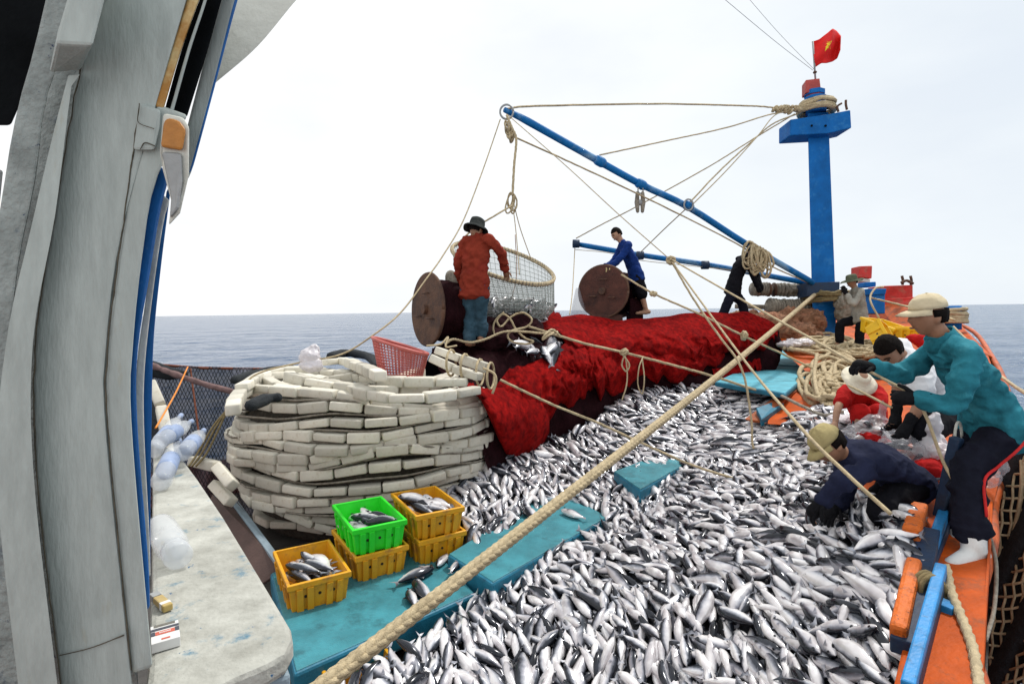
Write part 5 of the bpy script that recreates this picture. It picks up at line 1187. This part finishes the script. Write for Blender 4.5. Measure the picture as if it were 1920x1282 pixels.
tag(q.build('rope_coil', M['rope'], None, True), 'big heap of thick beige rope coils behind the orange coaming', 'rope')
rope('thick rope end curving down by the turquoise hatch', [(1532, 664, 8.0), (1527, 700, 7.6), (1532, 735, 7.0), (1545, 756, 6.6), (1562, 762, 6.3)], .034)
# beige rope netting hung outside the starboard side
hn = thing('rope_netting', 'beige rope cargo netting hung outside the starboard side', 'net', at(1915, 960, 3.9)-V((0, 0, .3)))
q = MB()
def hp(u, v): return at(1872+u*150-18*v, 838+v*230-u*20+10*math.sin(u*5), 4.25-.55*u-.05*v+.04*math.sin(u*9+v*7))
for i in range(10): q.tube([hp(i/9, j/10)+FW*.01*math.sin(j*3) for j in range(22)], .009, 5)
for j in range(22): q.tube([hp(i/12, j/10) for i in range(13)], .009, 5)
q.tube(smooth_pts([hp(k/5, 0)+V((0, 0, .02)) for k in range(6)], 4), .024, 6)
q.tube(smooth_pts([hp(.28+.05*math.sin(k), k/5) for k in range(6)], 4), .014, 6)
tag(q.build('net_cords', M['rope'], hn, True), kind='stuff')
q = MB(); vs = [hp(i/10, j/10)+FW*.12 for j in range(22) for i in range(11)]; q.add(vs, [(j*11+i, j*11+i+1, (j+1)*11+i+1, (j+1)*11+i) for j in range(21) for i in range(10)]); q.build('net_shade_backing', M['net_black'], hn, True)  # dark backing runs on down to stand in for the hull's shadow
# ================================================================== BAGS
def bag(label, pts, rad, m, seed, cat='bag', amp=.028, vox=.011, name='plastic_bag'):
    return lump(name, label, cat, m, pts, rad, seed, amp, None, vox, 2, 11)
bag('crumpled white plastic bag on top of the float stack', [(584, 684, 5.75), (580, 670, 5.75), (590, 658, 5.78)], [(.13, .1, .08), (.11, .09, .10), (.06, .05, .07)], 'bag_white', 1)
bag('clear plastic bag of fish held by the man in white', [(1690, 848, 3.92), (1672, 862, 3.9), (1712, 860, 3.88), (1690, 822, 3.98)], [(.17, .15, .12), (.14, .13, .10), (.14, .13, .12), (.12, .1, .06)], 'bag', 2)
bag('clear plastic bag of fish in front of the figure in red', [(1620, 812, 4.6), (1650, 815, 4.5), (1640, 795, 4.6), (1655, 775, 4.62)], [(.17, .14, .09), (.14, .13, .09), (.13, .1, .08), (.035, .03, .12)], 'bag', 3)
bag('white plastic bag beside the blue stanchion', [(1745, 838, 3.9), (1752, 800, 3.85), (1760, 850, 3.8), (1756, 785, 3.85)], [(.10, .1, .12), (.05, .04, .10), (.1, .1, .08), (.03, .03, .06)], 'bag_white', 4)
bag('grey plastic bag pressed behind the standing man legs', [(1862, 870, 3.95), (1868, 850, 3.95), (1856, 896, 3.9)], [(.08, .1, .09), (.07, .08, .08), (.06, .08, .07)], 'bag', 5)
bag('pink white plastic sheet on the deck beside the figure in red', [(1590, 785, 5.3), (1560, 795, 5.5), (1620, 775, 5.3)], [(.16, .2, .04), (.14, .2, .03), (.12, .2, .04)], 'bag_white', 6)
bag('bright red plastic sheet behind the crouching man cap', [(1650, 822, 4.45), (1630, 815, 4.5), (1672, 830, 4.4)], [(.12, .1, .035), (.1, .1, .03), (.1, .1, .03)], 'c_bright_red', 7, 'plastic sheet', name='plastic_sheet')
bag('red plastic tub beside the navy shirted man', [(1738, 880, 3.75), (1752, 872, 3.8)], [(.10, .1, .08), (.09, .1, .07)], 'c_bright_red', 8, 'tub', .015, name='tub')
bag('red sack behind the standing man chin', [(1738, 640, 7.2), (1716, 636, 7.3)], [(.13, .15, .09), (.11, .15, .07)], 'c_bright_red', 9, 'sack', .03, .025, name='sack')
bag('pale grey plastic sheet bundled below the mast foot', [(1500, 642, 10.0), (1480, 646, 9.9)], [(.28, .2, .07), (.2, .2, .06)], 'bag_white', 10, amp=.04)
r3 = random.Random(21)
for (px, py, D, n, w, l) in ((1690, 850, 3.92, 9, .16, 'clear bag held by the man in white'), (1635, 810, 4.55, 7, .15, 'clear bag in front of the figure in red')):
    for k in range(n):
        p = at(px, py, D)+V((r3.gauss(0, w*.5), r3.gauss(0, w*.4), r3.uniform(-.06, .08))); d = V((r3.gauss(0, 1), r3.gauss(0, 1), r3.gauss(0, .3))).normalized()
        put_fish(fish_matrix(p, d, V((0, 0, 1)), r3.choice((-1, 1))*PI/2, 1.0), 'fish inside the '+l, 'fish inside the '+l)
for k in range(26):
    px, py = r3.uniform(1480, 1640), r3.uniform(772, 828); p = at(px, py, UD(px, py)-.04)
    put_fish(fish_matrix(p, V((r3.gauss(0, 1), r3.gauss(0, 1), 0)).normalized(), V((0, 0, 1)), r3.choice((-1, 1))*PI/2, 1.15), 'silver fish lying loose on the side deck by the figure in red', 'fish loose on the side deck')
for k in range(8):
    px, py = r3.uniform(1690, 1745), r3.uniform(890, 925); p = at(px, py, 3.7)
    put_fish(fish_matrix(p, (RT+V((0, 0, r3.gauss(0, .15)))).normalized(), V((0, 0, 1)), PI/2+r3.gauss(0, .3), 1.1), 'grey fish packed between navy shirted man and stanchion', 'fish beside the stanchion')
# ================================================================== PEOPLE
def head_parts(q, c, f, u, s=1.0):
    """head shape: f = where the face looks, u = up of the head"""
    f = f.normalized(); u = (u-f*u.dot(f)).normalized(); r = f.cross(u)
    def fn(p):
        x, y, z = p.x, p.y, p.z
        fr = max(0, y); X, Y, Z = x*.076, y*.096, z*.118
        if z < 0: X *= 1-.30*(-z)**1.6; Y *= 1-.12*(-z) if y > 0 else 1-.42*(-z)**1.5
        if y > 0:
            Y += .034*math.exp(-((x/.16)**2+((z+.14)/.17)**2))            # nose
            Y -= .009*(math.exp(-(((x-.42)/.2)**2+((z-.06)/.13)**2))+math.exp(-(((x+.42)/.2)**2+((z-.06)/.13)**2)))
            Y += .006*math.exp(-((x/.6)**2+((z-.26)/.12)**2)); Y += .010*math.exp(-((x/.32)**2+((z+.52)/.12)**2)); Y += .014*math.exp(-((x/.3)**2+((z+.86)/.14)**2))
        return V((X, Y, Z))
    # axes: x = r, y = f, z = u
    q.ell(c, r*s, f*s, u*s, 30, 22, fn)
    for sg in (1, -1): q.ell(c+r*(sg*.076*s)-f*.012*s-u*.012*s, f*.020*s, r*(.010*s*sg), u*.033*s, 8, 7)
    return r, f, u
def hand(q, w, d, palm_n, side, s=1.0, curl=.5, fat=1.0):
    """wrist w, direction d, palm normal (towards palm side), thumb side"""
    d = d.normalized(); n = (palm_n-d*palm_n.dot(d)).normalized(); b = d.cross(n)*side
    q.tube([w-d*.01, w+d*.03*s, w+d*.085*s], [.024*s*fat, .034*s*fat, .036*s*fat], 9, round_ends=True)
    for k, (o, L) in enumerate(((.030, .070), (.011, .080), (-.010, .074), (-.029, .058))):
        p0 = w+d*.082*s+b*(o*s); P = [p0-d*.02*s, p0]; a = 0; dd = d
        for j, seg in enumerate((.42, .33, .25)):
            a += curl*(.5+.25*j); dd = d*math.cos(a)+n*math.sin(a); P.append(P[-1]+dd*(L*seg*s))
        q.tube(P, [.0105*s*fat, .0100*s*fat, .0095*s*fat, .0088*s*fat, .0078*s*fat], 7, round_ends=True)
    t0 = w+d*.025*s+b*.028*s; td = (d*.72+b*.62+n*.25).normalized(); t1 = t0+td*.045*s; t2 = t1+(td*.7+d*.5+n*.35).normalized()*.035*s
    q.tube([t0-td*.015, t0, t1, t2], [.013*s*fat, .0125*s*fat, .011*s*fat, .009*s*fat], 7, round_ends=True)
def remesh(o, vox, it):
    md = o.modifiers.new('r', 'REMESH'); md.mode = 'VOXEL'; md.voxel_size = vox
    md = o.modifiers.new('s', 'SMOOTH'); md.iterations = it; md.factor = .5
    me = bake(o); me.polygons.foreach_set('use_smooth', [True]*len(me.polygons)); return me
def wrinkle(me, amp, seed, fr=9):
    for v, n_ in zip(me.vertices, [v.normal.copy() for v in me.vertices]):
        p = v.co; wq = mnoise.noise(V((p.x*3, p.y*3, p.z*3+seed)))*.5; a = (1-abs(mnoise.noise(V((p.x*fr*.5+seed, p.y*fr*.5+wq, p.z*fr*.9+p.x*fr*.5))))*3)
        a = max(-.8, a); b = (1-abs(mnoise.noise(V((p.x*fr*1.3, p.y*fr*1.3+seed, p.z*fr*1.9-p.x*fr*.6))))*3)
        v.co += n_*amp*max(-.35, a*.75+max(-.8, b)*.45)
def limb(q, pts, rad, infl=0, n=12):
    q.tube(smooth_pts(pts, 3) if len(pts) > 2 else pts, interp(rad, (len(pts)-1)*3+1 if len(pts) > 2 else 2, infl), n, round_ends=True)
def interp(r, n, infl): return [r[min(len(r)-2, int(k*(len(r)-1)/(n-1)))]*(1-(k*(len(r)-1)/(n-1)-min(len(r)-2, int(k*(len(r)-1)/(n-1)))))+r[min(len(r)-1, min(len(r)-2, int(k*(len(r)-1)/(n-1)))+1)]*(k*(len(r)-1)/(n-1)-min(len(r)-2, int(k*(len(r)-1)/(n-1))))+infl for k in range(n)]
def torso(q, spine, sides, wid, dep, infl=0):
    """elliptical loft along the spine; sides = unit vector to the person's side per ring"""
    P = smooth_pts(spine, 4); m = len(P); rings = []
    fr = q.frames(P); W = interp(wid, m, infl); Dp = interp(dep, m, infl)
    for i, (p, (d, _, _)) in enumerate(zip(P, fr)):
        k = i*(len(sides)-1)/(m-1); j = min(len(sides)-2, int(k)); sd = (sides[j].lerp(sides[j+1], k-j)); sd = (sd-d*sd.dot(d)).normalized(); fw = sd.cross(d)
        rings.append([p+sd*(W[i]*math.copysign(abs(math.cos(a))**.85, math.cos(a)))+fw*(Dp[i]*math.sin(a)) for a in np.linspace(0, 2*PI, 21)[:-1]])
    d0 = (P[0]-P[1]).normalized()*.05; d1 = (P[-1]-P[-2]).normalized()*.035; c0, c1 = P[0], P[-1]
    rings = [[c0+(p-c0)*.6+d0 for p in rings[0]]]+rings+[[c1+(p-c1)*.6+d1 for p in rings[-1]]]
    q.loft(rings)
def person(label, J, mats, s=1.0, sleeve='long', legs='long', vox=.011, face_detail=True, gloves=None, hands=((.5, 1), (.5, 1)), shoe=None, barefoot=False, hem=.06, grp='crew working on the deck', shirt_infl=.013, palm=(None, None), wr=.010, hat=False):
    """J: world joints head, face(vec), hup(vec), neck, chest, waist, pelvis, side(vec: person's left), sideh, elL, wrL, elR, wrR, knL, anL, knR, anR"""
    base = min((J['anL'], J['anR'], J['pelvis']), key=lambda p: p.z).copy()
    t = thing('person', label, 'person', base, grp)
    sd, sh = J['side'].normalized(), J.get('sideh', J['side']).normalized()
    shL, shR = J['neck']+sd*.165*s-(J['neck']-J['chest']).normalized()*.05*s, J['neck']-sd*.165*s-(J['neck']-J['chest']).normalized()*.05*s
    shL += J.get('dL', V()); shR += J.get('dR', V())
    hpL, hpR = J['pelvis']+sh*.082*s, J['pelvis']-sh*.082*s
    spine = [J['pelvis'], J['waist'], J['chest'], J['neck']]; sides = [sh, sh.lerp(sd, .4), sd, sd]
    TW, TD = [.150*s, .135*s, .160*s, .110*s], [.090*s, .076*s, .088*s, .058*s]
    arms = ((shL, J['elL'], J['wrL']), (shR, J['elR'], J['wrR'])); lg = ((hpL, J['knL'], J['anL']), (hpR, J['knR'], J['anR']))
    AR, LR = ([.046*s, .037*s, .028*s] if sleeve == 'long' else [.050*s, .042*s, .029*s]), ([.066*s, .052*s, .040*s] if legs == 'long' else [.070*s, .056*s, .042*s])
    # ---- body: one continuous skin
    q = MB(); r, f, u = head_parts(q, J['head'], J['face'], J['hup'], s)
    q.tube([J['neck']-(J['neck']-J['chest']).normalized()*.03, J['neck'].lerp(J['head'], .5), J['head']-u*.05*s-f*.02*s], [.062*s, .054*s, .056*s], 12, round_ends=True)
    torso(q, spine, sides, [TW[0]*.8]+[x*.9 for x in TW[1:]], [TD[0]*.78]+[x*.88 for x in TD[1:]])
    for a in arms: limb(q, a, AR)
    for l in lg: limb(q, l, LR)
    feet = []
    for an, kn in ((J['anL'], J['knL']), (J['anR'], J['knR'])):
        tv = J.get('toe', J['face']); tv = V((tv.x, tv.y, 0)).normalized(); ft = V((an.x, an.y, an.z-.055*s)); feet.append((ft, tv))
        q.tube([ft-tv*.05*s+V((0, 0, .01)), ft+tv*.06*s, ft+tv*.16*s-V((0, 0, .012))], [.042*s, .040*s, .030*s], 9, round_ends=True); q.tube([an, ft], [.04*s, .042*s], 9, round_ends=True)
    o = q.build('body', M[mats['skin']], t, True); me = remesh(o, vox, 2); me.materials.clear()
    for m in (mats['skin'], 'lip', 'eye', 'hair'): me.materials.append(M[m])
    # face marks and hands joined into the same body
    bm = bmesh.new(); bm.from_mesh(me)
    def join(q2, mi):
        m2 = q2.mesh('tmp', [M['eye']], True); n0 = len(bm.faces); bm.from_mesh(m2); bm.faces.ensure_lookup_table()
        for fc in bm.faces[n0:]: fc.material_index = mi; fc.smooth = True
        bpy.data.meshes.remove(m2)
    H = J['head']
    q2 = MB()
    for sg in (1, -1): q2.ell(H+r*(sg*.031*s)+f*.0815*s+u*.008*s, r*.013*s, f*.010*s, u*.0055*s, 8, 6)
    join(q2, 2); q2 = MB()
    for sg in (1, -1): q2.tube(smooth_pts([H+r*(sg*.014*s)+f*.094*s+u*.026*s, H+r*(sg*.032*s)+f*.090*s+u*.031*s, H+r*(sg*.05*s)+f*.076*s+u*.026*s], 3), .004*s, 5)
    join(q2, 3); q2 = MB(); q2.ell(H+f*.0925*s-u*.062*s, r*.022*s, f*.008*s, u*.007*s, 10, 6); join(q2, 1)
    for i, (sh_, el, wr_) in enumerate(arms):
        d = (wr_-el).normalized(); pn = palm[i] if palm[i] is not None else V((0, 0, -1)); 
        if abs(pn.normalized().dot(d)) > .9: pn = J['face']
        if not gloves:
            q2 = MB(); hand(q2, wr_, d, pn, hands[i][1], s, hands[i][0]); join(q2, 0)
        else:
            q2 = MB(); hand(q2, wr_, d, pn, hands[i][1], s*1.0, hands[i][0]); q3 = MB(); hand(q3, wr_, d, pn, hands[i][1], s*1.04, hands[i][0], 1.16); q3.tube([wr_-d*.055*s, wr_-d*.02*s, wr_+d*.02*s], [.040*s, .036*s, .033*s], 10, round_ends=True)
            join(q2, 0); q3.build('glove', M[gloves], t, True)
    bm.to_mesh(me); bm.free()
    # ---- shirt
    q = MB(); hem_v = (J['pelvis']-J['waist']).normalized()*hem*s
    torso(q, [J['pelvis']+hem_v, J['pelvis']]+spine[1:], [sides[0]]+sides, [TW[0]+.030, TW[0]+.024, TW[1]+.014]+TW[2:], [TD[0]+.030, TD[0]+.024, TD[1]+.014]+TD[2:], shirt_infl)
    for a in arms:
        sh_, el, wr_ = a; c0 = J['neck'].lerp(sh_, .5)
        if sleeve == 'long': limb(q, [c0, sh_, el, el.lerp(wr_, J.get('cuff', .90))], [.054*s, .053*s, .047*s, .037*s], shirt_infl*.8)
        else: limb(q, [c0, sh_, sh_.lerp(el, .62)], [.060*s, .062*s, .060*s], shirt_infl+.008)
    q.tube([J['chest'].lerp(J['neck'], .7), J['neck'].lerp(J['head'], .12)], [.085*s, .066*s], 12, round_ends=True)
    o = q.build('shirt', M[mats['shirt']], t, True); me = remesh(o, vox, 4); wrinkle(me, wr, 3.3*len(label)); me.materials.clear(); me.materials.append(M[mats['shirt']])
    # ---- trousers
    q = MB(); w0 = J['pelvis'].lerp(J['waist'], .34)
    torso(q, [J['pelvis']-(J['waist']-J['pelvis']).normalized()*.05, J['pelvis'], w0], [sh, sh], [.13*s, .138*s, .122*s], [.084*s, .090*s, .080*s], .008)
    for l in lg:
        h_, k_, a_ = l
        if legs == 'long': limb(q, [h_, h_.lerp(k_, .5), k_, k_.lerp(a_, .78 if shoe else .94)], [.086*s, .084*s, .070*s, .076*s if shoe else .066*s], .008)
        else: limb(q, [h_, h_.lerp(k_, .5), h_.lerp(k_, .92)], [.088*s, .090*s, .085*s], .010)
    o = q.build('trousers' if legs == 'long' else 'shorts', M[mats['legs']], t, True); me = remesh(o, vox, 4); wrinkle(me, wr*.9, 1.7*len(label)); me.materials.clear(); me.materials.append(M[mats['legs']])
    # ---- footwear
    if shoe:
      for (ft, tv), kn, an in zip(feet, (J['knL'], J['knR']), (J['anL'], J['anR'])):
        q = MB(); q.tube([ft-tv*.05*s, ft+tv*.07*s, ft+tv*.19*s-V((0, 0, .01))], [.058*s, .056*s, .046*s], 12, round_ends=True); q.tube([ft, an, an.lerp(kn, .34)], [.058*s, .060*s, .068*s], 12, round_ends=True)
        o = q.build('boot', M[shoe], t, True); me = remesh(o, .012, 3); me.materials.clear(); me.materials.append(M[shoe])
    # ---- hair
    q = MB(); q.ell(H+u*.014*s-f*.012*s, r*.083*s, f*.100*s, u*.118*s, 26, 18); me = q.mesh('hair', M['hair'], True)
    bm = bmesh.new(); bm.from_mesh(me)
    for v in list(bm.verts):
        p = v.co-H; y, z = p.dot(f)/s, p.dot(u)/s
        if (y > .02 and z < .050+.25*(y-.02)*0) or z < -.055 or (y > -.03 and z < -.012) or (hat and z > .05): bm.verts.remove(v)
        else: v.co += (v.co-H).normalized()*(.006*s*mnoise.noise(v.co*55)+.004*s)
    bm.to_mesh(me); bm.free(); o = link('hair', me, t); md = o.modifiers.new('solid', 'SOLIDIFY'); md.thickness = .012; md.offset = -1
    t['_'] = 0; del t['_']
    return t, (H, r, f, u, s)
def cap(t, hd, m, back_m=None, tilt=0, gap=True, vis=.085):
    H, r, f, u, s = hd; q = MB()
    c = H+u*.044*s-f*.010*s; rings = []
    for i in range(9):
        ph = PI/2*i/8; ph = min(ph, PI/2-.07); rings.append([c+r*(.088*s*math.cos(ph)*math.cos(a))+f*(.104*s*math.cos(ph)*math.sin(a))+u*(.090*s*math.sin(ph)**.9*(1+.02*math.cos(6*a))) for a in np.linspace(0, 2*PI, 25)[:-1]])
    rings = [[p+(p-c).normalized()*(.007*s*nz3(p, 22)) for p in R_] for R_ in rings]; q.loft([[p-(p-c)*.06 for p in rings[0]]]+rings); q.build('cap_crown', M[m], t, True)
    q = MB(); vs = []; n = 13
    for k in range(n):
        a = PI*(.10+.80*k/(n-1)); ed = c+r*(.087*s*math.cos(a))+f*(.103*s*math.sin(a)); w = math.sin(PI*k/(n-1))**.6; vs += [ed-f*.004, ed+f*(vis*.55*s*w)+u*(-.004*s)-u*(.012*s*abs(math.cos(a))), ed+f*(vis*s*w)-u*(.016*s+.022*s*abs(math.cos(a)))]
    fs = []
    for k in range(n-1):
        for j in range(2): fs.append((k*3+j, k*3+j+1, k*3+j+4, k*3+j+3))
    q.add(vs, fs); o = q.build('cap_visor', M[m], t, True); md = o.modifiers.new('solid', 'SOLIDIFY'); md.thickness = .006
    q = MB(); q.ell(c+u*.090*s, r*.008*s, f*.008*s, u*.005*s, 8, 5); q.build('cap_button', M[m], t, True)
def brim_hat(t, hd, m, brim=.075, droop=.03, h=.095, name='hat', w=1.0):
    H, r, f, u, s = hd; c = H+u*.035*s-f*.006*s; q = MB(); rings = []
    prof = [(.093+brim, -droop), (.093+brim*.5, -droop*.45), (.095, .0), (.092, h*.45), (.084, h*.85), (.060, h), (.02, h*1.05)]
    for rr_, z in prof: rings.append([c+r*(rr_*s*w*math.cos(a))+f*(rr_*1.13*s*w*math.sin(a))+u*(s*(z+(.010*math.sin(3*a+1)+.006*math.sin(5*a))*(1 if z < 0 else 0))) for a in np.linspace(0, 2*PI, 29)[:-1]])
    q.loft(rings, cap=False); q.add(rings[-1], [tuple(range(28))])
    o = q.build(name, M[m], t, True); md = o.modifiers.new('solid', 'SOLIDIFY'); md.thickness = .006
RTh = V((RT.x, RT.y, 0)).normalized(); FWh = V((0, 1, 0)); Z = V((0, 0, 1))
# 1. man in teal shirt on the gunwale, leaning left, hauling the rope
D = 3.35
J = dict(head=at(1738, 592, D), face=(-RTh*1.0-Z*.12+FWh*.05), hup=Z-RTh*.10, neck=at(1770, 642, D), chest=at(1802, 684, D), waist=at(1840, 742, D), pelvis=at(1864, 800, D), side=(-FWh*.92-RTh*.25), sideh=-FWh,
         elL=at(1790, 752, D-.20), wrL=at(1722, 748, D-.12), elR=at(1694, 700, D+.20), wrR=at(1634, 690, D+.16), knL=at(1812, 892, D-.16), anL=at(1826, 1026, 3.06), knR=at(1802, 884, D+.08), anR=at(1800, 1000, 3.32), toe=-RTh*.8-FWh*.35, cuff=.86, dL=V((0, -.03, -.02)))
t1, hd = person('man in a teal long sleeved shirt and beige cap hauling a rope on the gunwale', J, dict(skin='skin', shirt='c_teal', legs='c_trouser'), 1.0, vox=.009, gloves='glove', hands=((1.0, -1), (.75, 1)), shoe='rubber_white', palm=(FWh, -Z), hem=.09, wr=.020, hat=True)
cap(t1, hd, 'c_cap')
q = MB(); q.ell(at(1761, 585, D), RT*.028, FW*.055, UP*.035, 10, 8); q.build('hair_tuft', M['hair'], t1, True)
q = MB(); P = [J['pelvis']-FWh*.21+RTh*.03, J['pelvis'].lerp(J['knL'], .35)-FWh*.185+RTh*.02, J['pelvis'].lerp(J['knL'], .7)-FWh*.130+RTh*.02, J['knL']-FWh*.098+RTh*.02, J['knL'].lerp(J['anL'], .5)-FWh*.092+RTh*.015]
q.tube(smooth_pts(P, 5), .008, 6); q.build('trouser_stripe', M['c_stripe'], t1, True)
q = MB()     # turned up collar
Hn = J['neck'].lerp(J['head'], .16); ax = (J['head']-J['neck']).normalized(); a_ = ax.orthogonal().normalized(); b_ = ax.cross(a_)
q.loft([[Hn+ax*z+a_*(rr_*math.cos(x))+b_*(rr_*math.sin(x)) for x in np.linspace(0, 2*PI, 21)[:-1]] for z, rr_ in ((-.05, .098), (.0, .084), (.035, .080))], cap=False); o = q.build('collar', M['c_teal'], t1, True); md = o.modifiers.new('solid', 'SOLIDIFY'); md.thickness = .006
# 2. man in white T shirt squatting over a bag
D = 4.15
J = dict(head=at(1666, 660, D), face=(-RTh*.62-Z*.70-FWh*.35), hup=(-RTh*.55+Z*.75-FWh*.30), neck=at(1696, 668, D+.06), chest=at(1722, 690, D+.08), waist=at(1748, 726, D+.12), pelvis=at(1770, 778, D+.14), side=(-FWh*.80-RTh*.1-Z*.42), sideh=(-FWh*.9-RTh*.3),
         elL=at(1724, 758, D-.20), wrL=at(1703, 795, D-.22), elR=at(1684, 742, D+.18), wrR=at(1680, 777, D+.10), knL=at(1722, 812, D-.22), anL=at(1762, 884, D-.12), knR=at(1716, 806, D+.22), anR=at(1752, 872, D+.20), toe=-RTh)
t2, hd = person('dark haired man in a white T-shirt bending over a clear bag of fish', J, dict(skin='skin', shirt='c_white', legs='c_black'), 1.04, 'short', 'short', vox=.010, gloves='glove', hands=((.7, 1), (.7, 1)), palm=(FWh, -RTh), hem=.05)
# 3. child in red with white sun hat squatting
D = 4.9
J = dict(head=at(1612, 712, D-.05), face=(-FWh*.70-Z*.70-RTh*.1), hup=(-FWh*.55+Z*.83), neck=at(1616, 728, D+.12), chest=at(1618, 748, D+.17), waist=at(1624, 768, D+.26), pelvis=at(1628, 790, D+.30), side=(RTh+FWh*.05), 
         elL=at(1652, 768, D-.02), wrL=at(1646, 800, D-.12), elR=at(1572, 762, D-.02), wrR=at(1566, 792, D-.10), knL=at(1645, 772, D-.08), anL=at(1645, 820, D+.06), knR=at(1612, 772, D-.08), anR=at(1612, 820, D+.06), toe=-FWh)
t3, hd = person('squatting figure in a red T-shirt under a pale wide sun visor', J, dict(skin='skin_b', shirt='c_bright_red', legs='c_bright_red'), .80, 'short', 'short', vox=.010, hands=((.5, 1), (.5, -1)), hem=.03, hat=True)
brim_hat(t3, hd, 'c_visor', .085, .045, .060, 'sun_hat')
# 4. man in navy crouching over the fish
D = 3.55
J = dict(head=at(1553, 834, D-.05), face=(-RTh*.70-Z*.68-FWh*.10), hup=(-RTh*.62+Z*.78), neck=at(1586, 858, D), chest=at(1622, 860, D+.02), waist=at(1668, 872, D+.06), pelvis=at(1696, 902, D+.10), side=(-FWh*.96-RTh*.12-Z*.2), sideh=-FWh,
         elL=at(1570, 908, D-.22), wrL=at(1544, 938, D-.20), elR=at(1590, 914, D+.2), wrR=at(1566, 948, D+.1), knL=at(1652, 960, D-.14), anL=at(1690, 1040, D-.0), knR=at(1650, 950, D+.2), anR=at(1690, 1030, D+.2), toe=-RTh)
t4, hd = person('man in navy clothes and khaki cap crouching over the fish', J, dict(skin='skin', shirt='c_navy', legs='c_black'), 1.0, vox=.010, gloves='glove', hands=((.5, 1), (.5, 1)), hem=.05, wr=.016, hat=True)
cap(t4, hd, 'c_khaki', vis=.07)
# 5. man in red shirt seen from behind at the brail net
D = 6.75
J = dict(head=at(893, 430, D), face=(FWh*.8+RTh*.45-Z*.35), hup=Z*.95+RTh*.05, neck=at(897, 446, D-.02), chest=at(894, 470, D), waist=at(890, 508, D), pelvis=at(890, 540, D), side=(-RTh*.93+FWh*.37), sideh=(-RTh*.95+FWh*.3),
         elL=at(860, 492, D+.10), wrL=at(862, 530, D+.22), elR=at(940, 478, D+.05), wrR=at(947, 506, D+.24), knL=at(884, 588, D+.06), anL=at(880, 636, D-.02), knR=at(902, 586, D+.02), anR=at(903, 628, D+.06), toe=FWh+RTh*.3)
t5, hd = person('man in a rust red shirt, jeans and dark bucket hat, seen from behind', J, dict(skin='skin', shirt='c_red', legs='c_jeans'), .98, vox=.013, hands=((.3, 1), (.3, -1)), hem=.10, wr=.020, hat=True)
brim_hat(t5, hd, 'c_hat_dark', .058, .050, .105, 'bucket_hat')
# 6. man in blue at the far drum
D = 9.75
J = dict(head=at(1156, 440, D), face=(-RTh*.80-Z*.45-FWh*.35), hup=Z*.9-RTh*.3, neck=at(1169, 458, D), chest=at(1176, 474, D), waist=at(1187, 498, D), pelvis=at(1194, 520, D), side=(-FWh*.9+RTh*.2), sideh=-FWh,
         elL=at(1160, 488, D-.22), wrL=at(1146, 498, D-.24), elR=at(1152, 488, D+.1), wrR=at(1134, 500, D-.05), knL=at(1204, 554, D-.06), anL=at(1211, 580, D-.02), knR=at(1196, 552, D+.14), anR=at(1196, 578, D+.12), toe=-RTh)
t6, hd = person('man in a blue shirt and black shorts leaning over the far net drum', J, dict(skin='skin_b', shirt='c_blue', legs='c_black'), .97, 'long', 'short', vox=.014, gloves='glove_y', hands=((.4, 1), (.4, 1)), wr=.014, hem=.06)
# 7. dark clothed man bending behind the hank of rope
D = 10.9
J = dict(head=at(1412, 472, D), face=(RTh*.75-Z*.6+FWh*.2), hup=Z*.8+RTh*.6, neck=at(1398, 482, D), chest=at(1389, 497, D), waist=at(1379, 522, D), pelvis=at(1374, 544, D), side=(FWh*.9-RTh*.1), sideh=FWh,
         elL=at(1416, 512, D+.2), wrL=at(1424, 530, D+.1), elR=at(1412, 516, D-.2), wrR=at(1420, 536, D-.15), knL=at(1392, 570, D+.1), anL=at(1398, 602, D+.1), knR=at(1364, 568, D-.1), anR=at(1353, 596, D-.1), toe=RTh)
t7, hd = person('man all in black stooping behind the hank of rope on the boom', J, dict(skin='skin', shirt='c_black', legs='c_trouser'), 1.12, vox=.015, hands=((.4, -1), (.4, -1)), gloves='glove', hem=.05)
# 8. man in grey with olive hat at the mast
D = 10.35
J = dict(head=at(1597, 528, D), face=(-RTh*.96-Z*.2-FWh*.1), hup=Z, neck=at(1605, 544, D), chest=at(1608, 556, D), waist=at(1611, 578, D), pelvis=at(1612, 598, D), side=(-FWh*.95-RTh*.1), sideh=-FWh,
         elL=at(1600, 570, D-.20), wrL=at(1588, 552, D-.12), elR=at(1592, 566, D+.16), wrR=at(1584, 546, D+.05), knL=at(1612, 628, D-.08), anL=at(1611, 656, D-.06), knR=at(1576, 608, D+.10), anR=at(1574, 640, D+.12), toe=-RTh)
t8, hd = person('man in a grey shirt and olive brimmed hat working by the mast foot', J, dict(skin='skin', shirt='c_grey', legs='c_black'), .95, vox=.015, gloves='glove', hands=((.7, 1), (.7, 1)), hem=.05, hat=True)
brim_hat(t8, hd, 'c_hat_olive', .095, .020, .105, 'brimmed_hat')
for o in list(COL.objects):
    if o.type == 'MESH' and o.parent is None and not o.get('kind') and not o.get('label'): print('UNLABELLED', o.name)
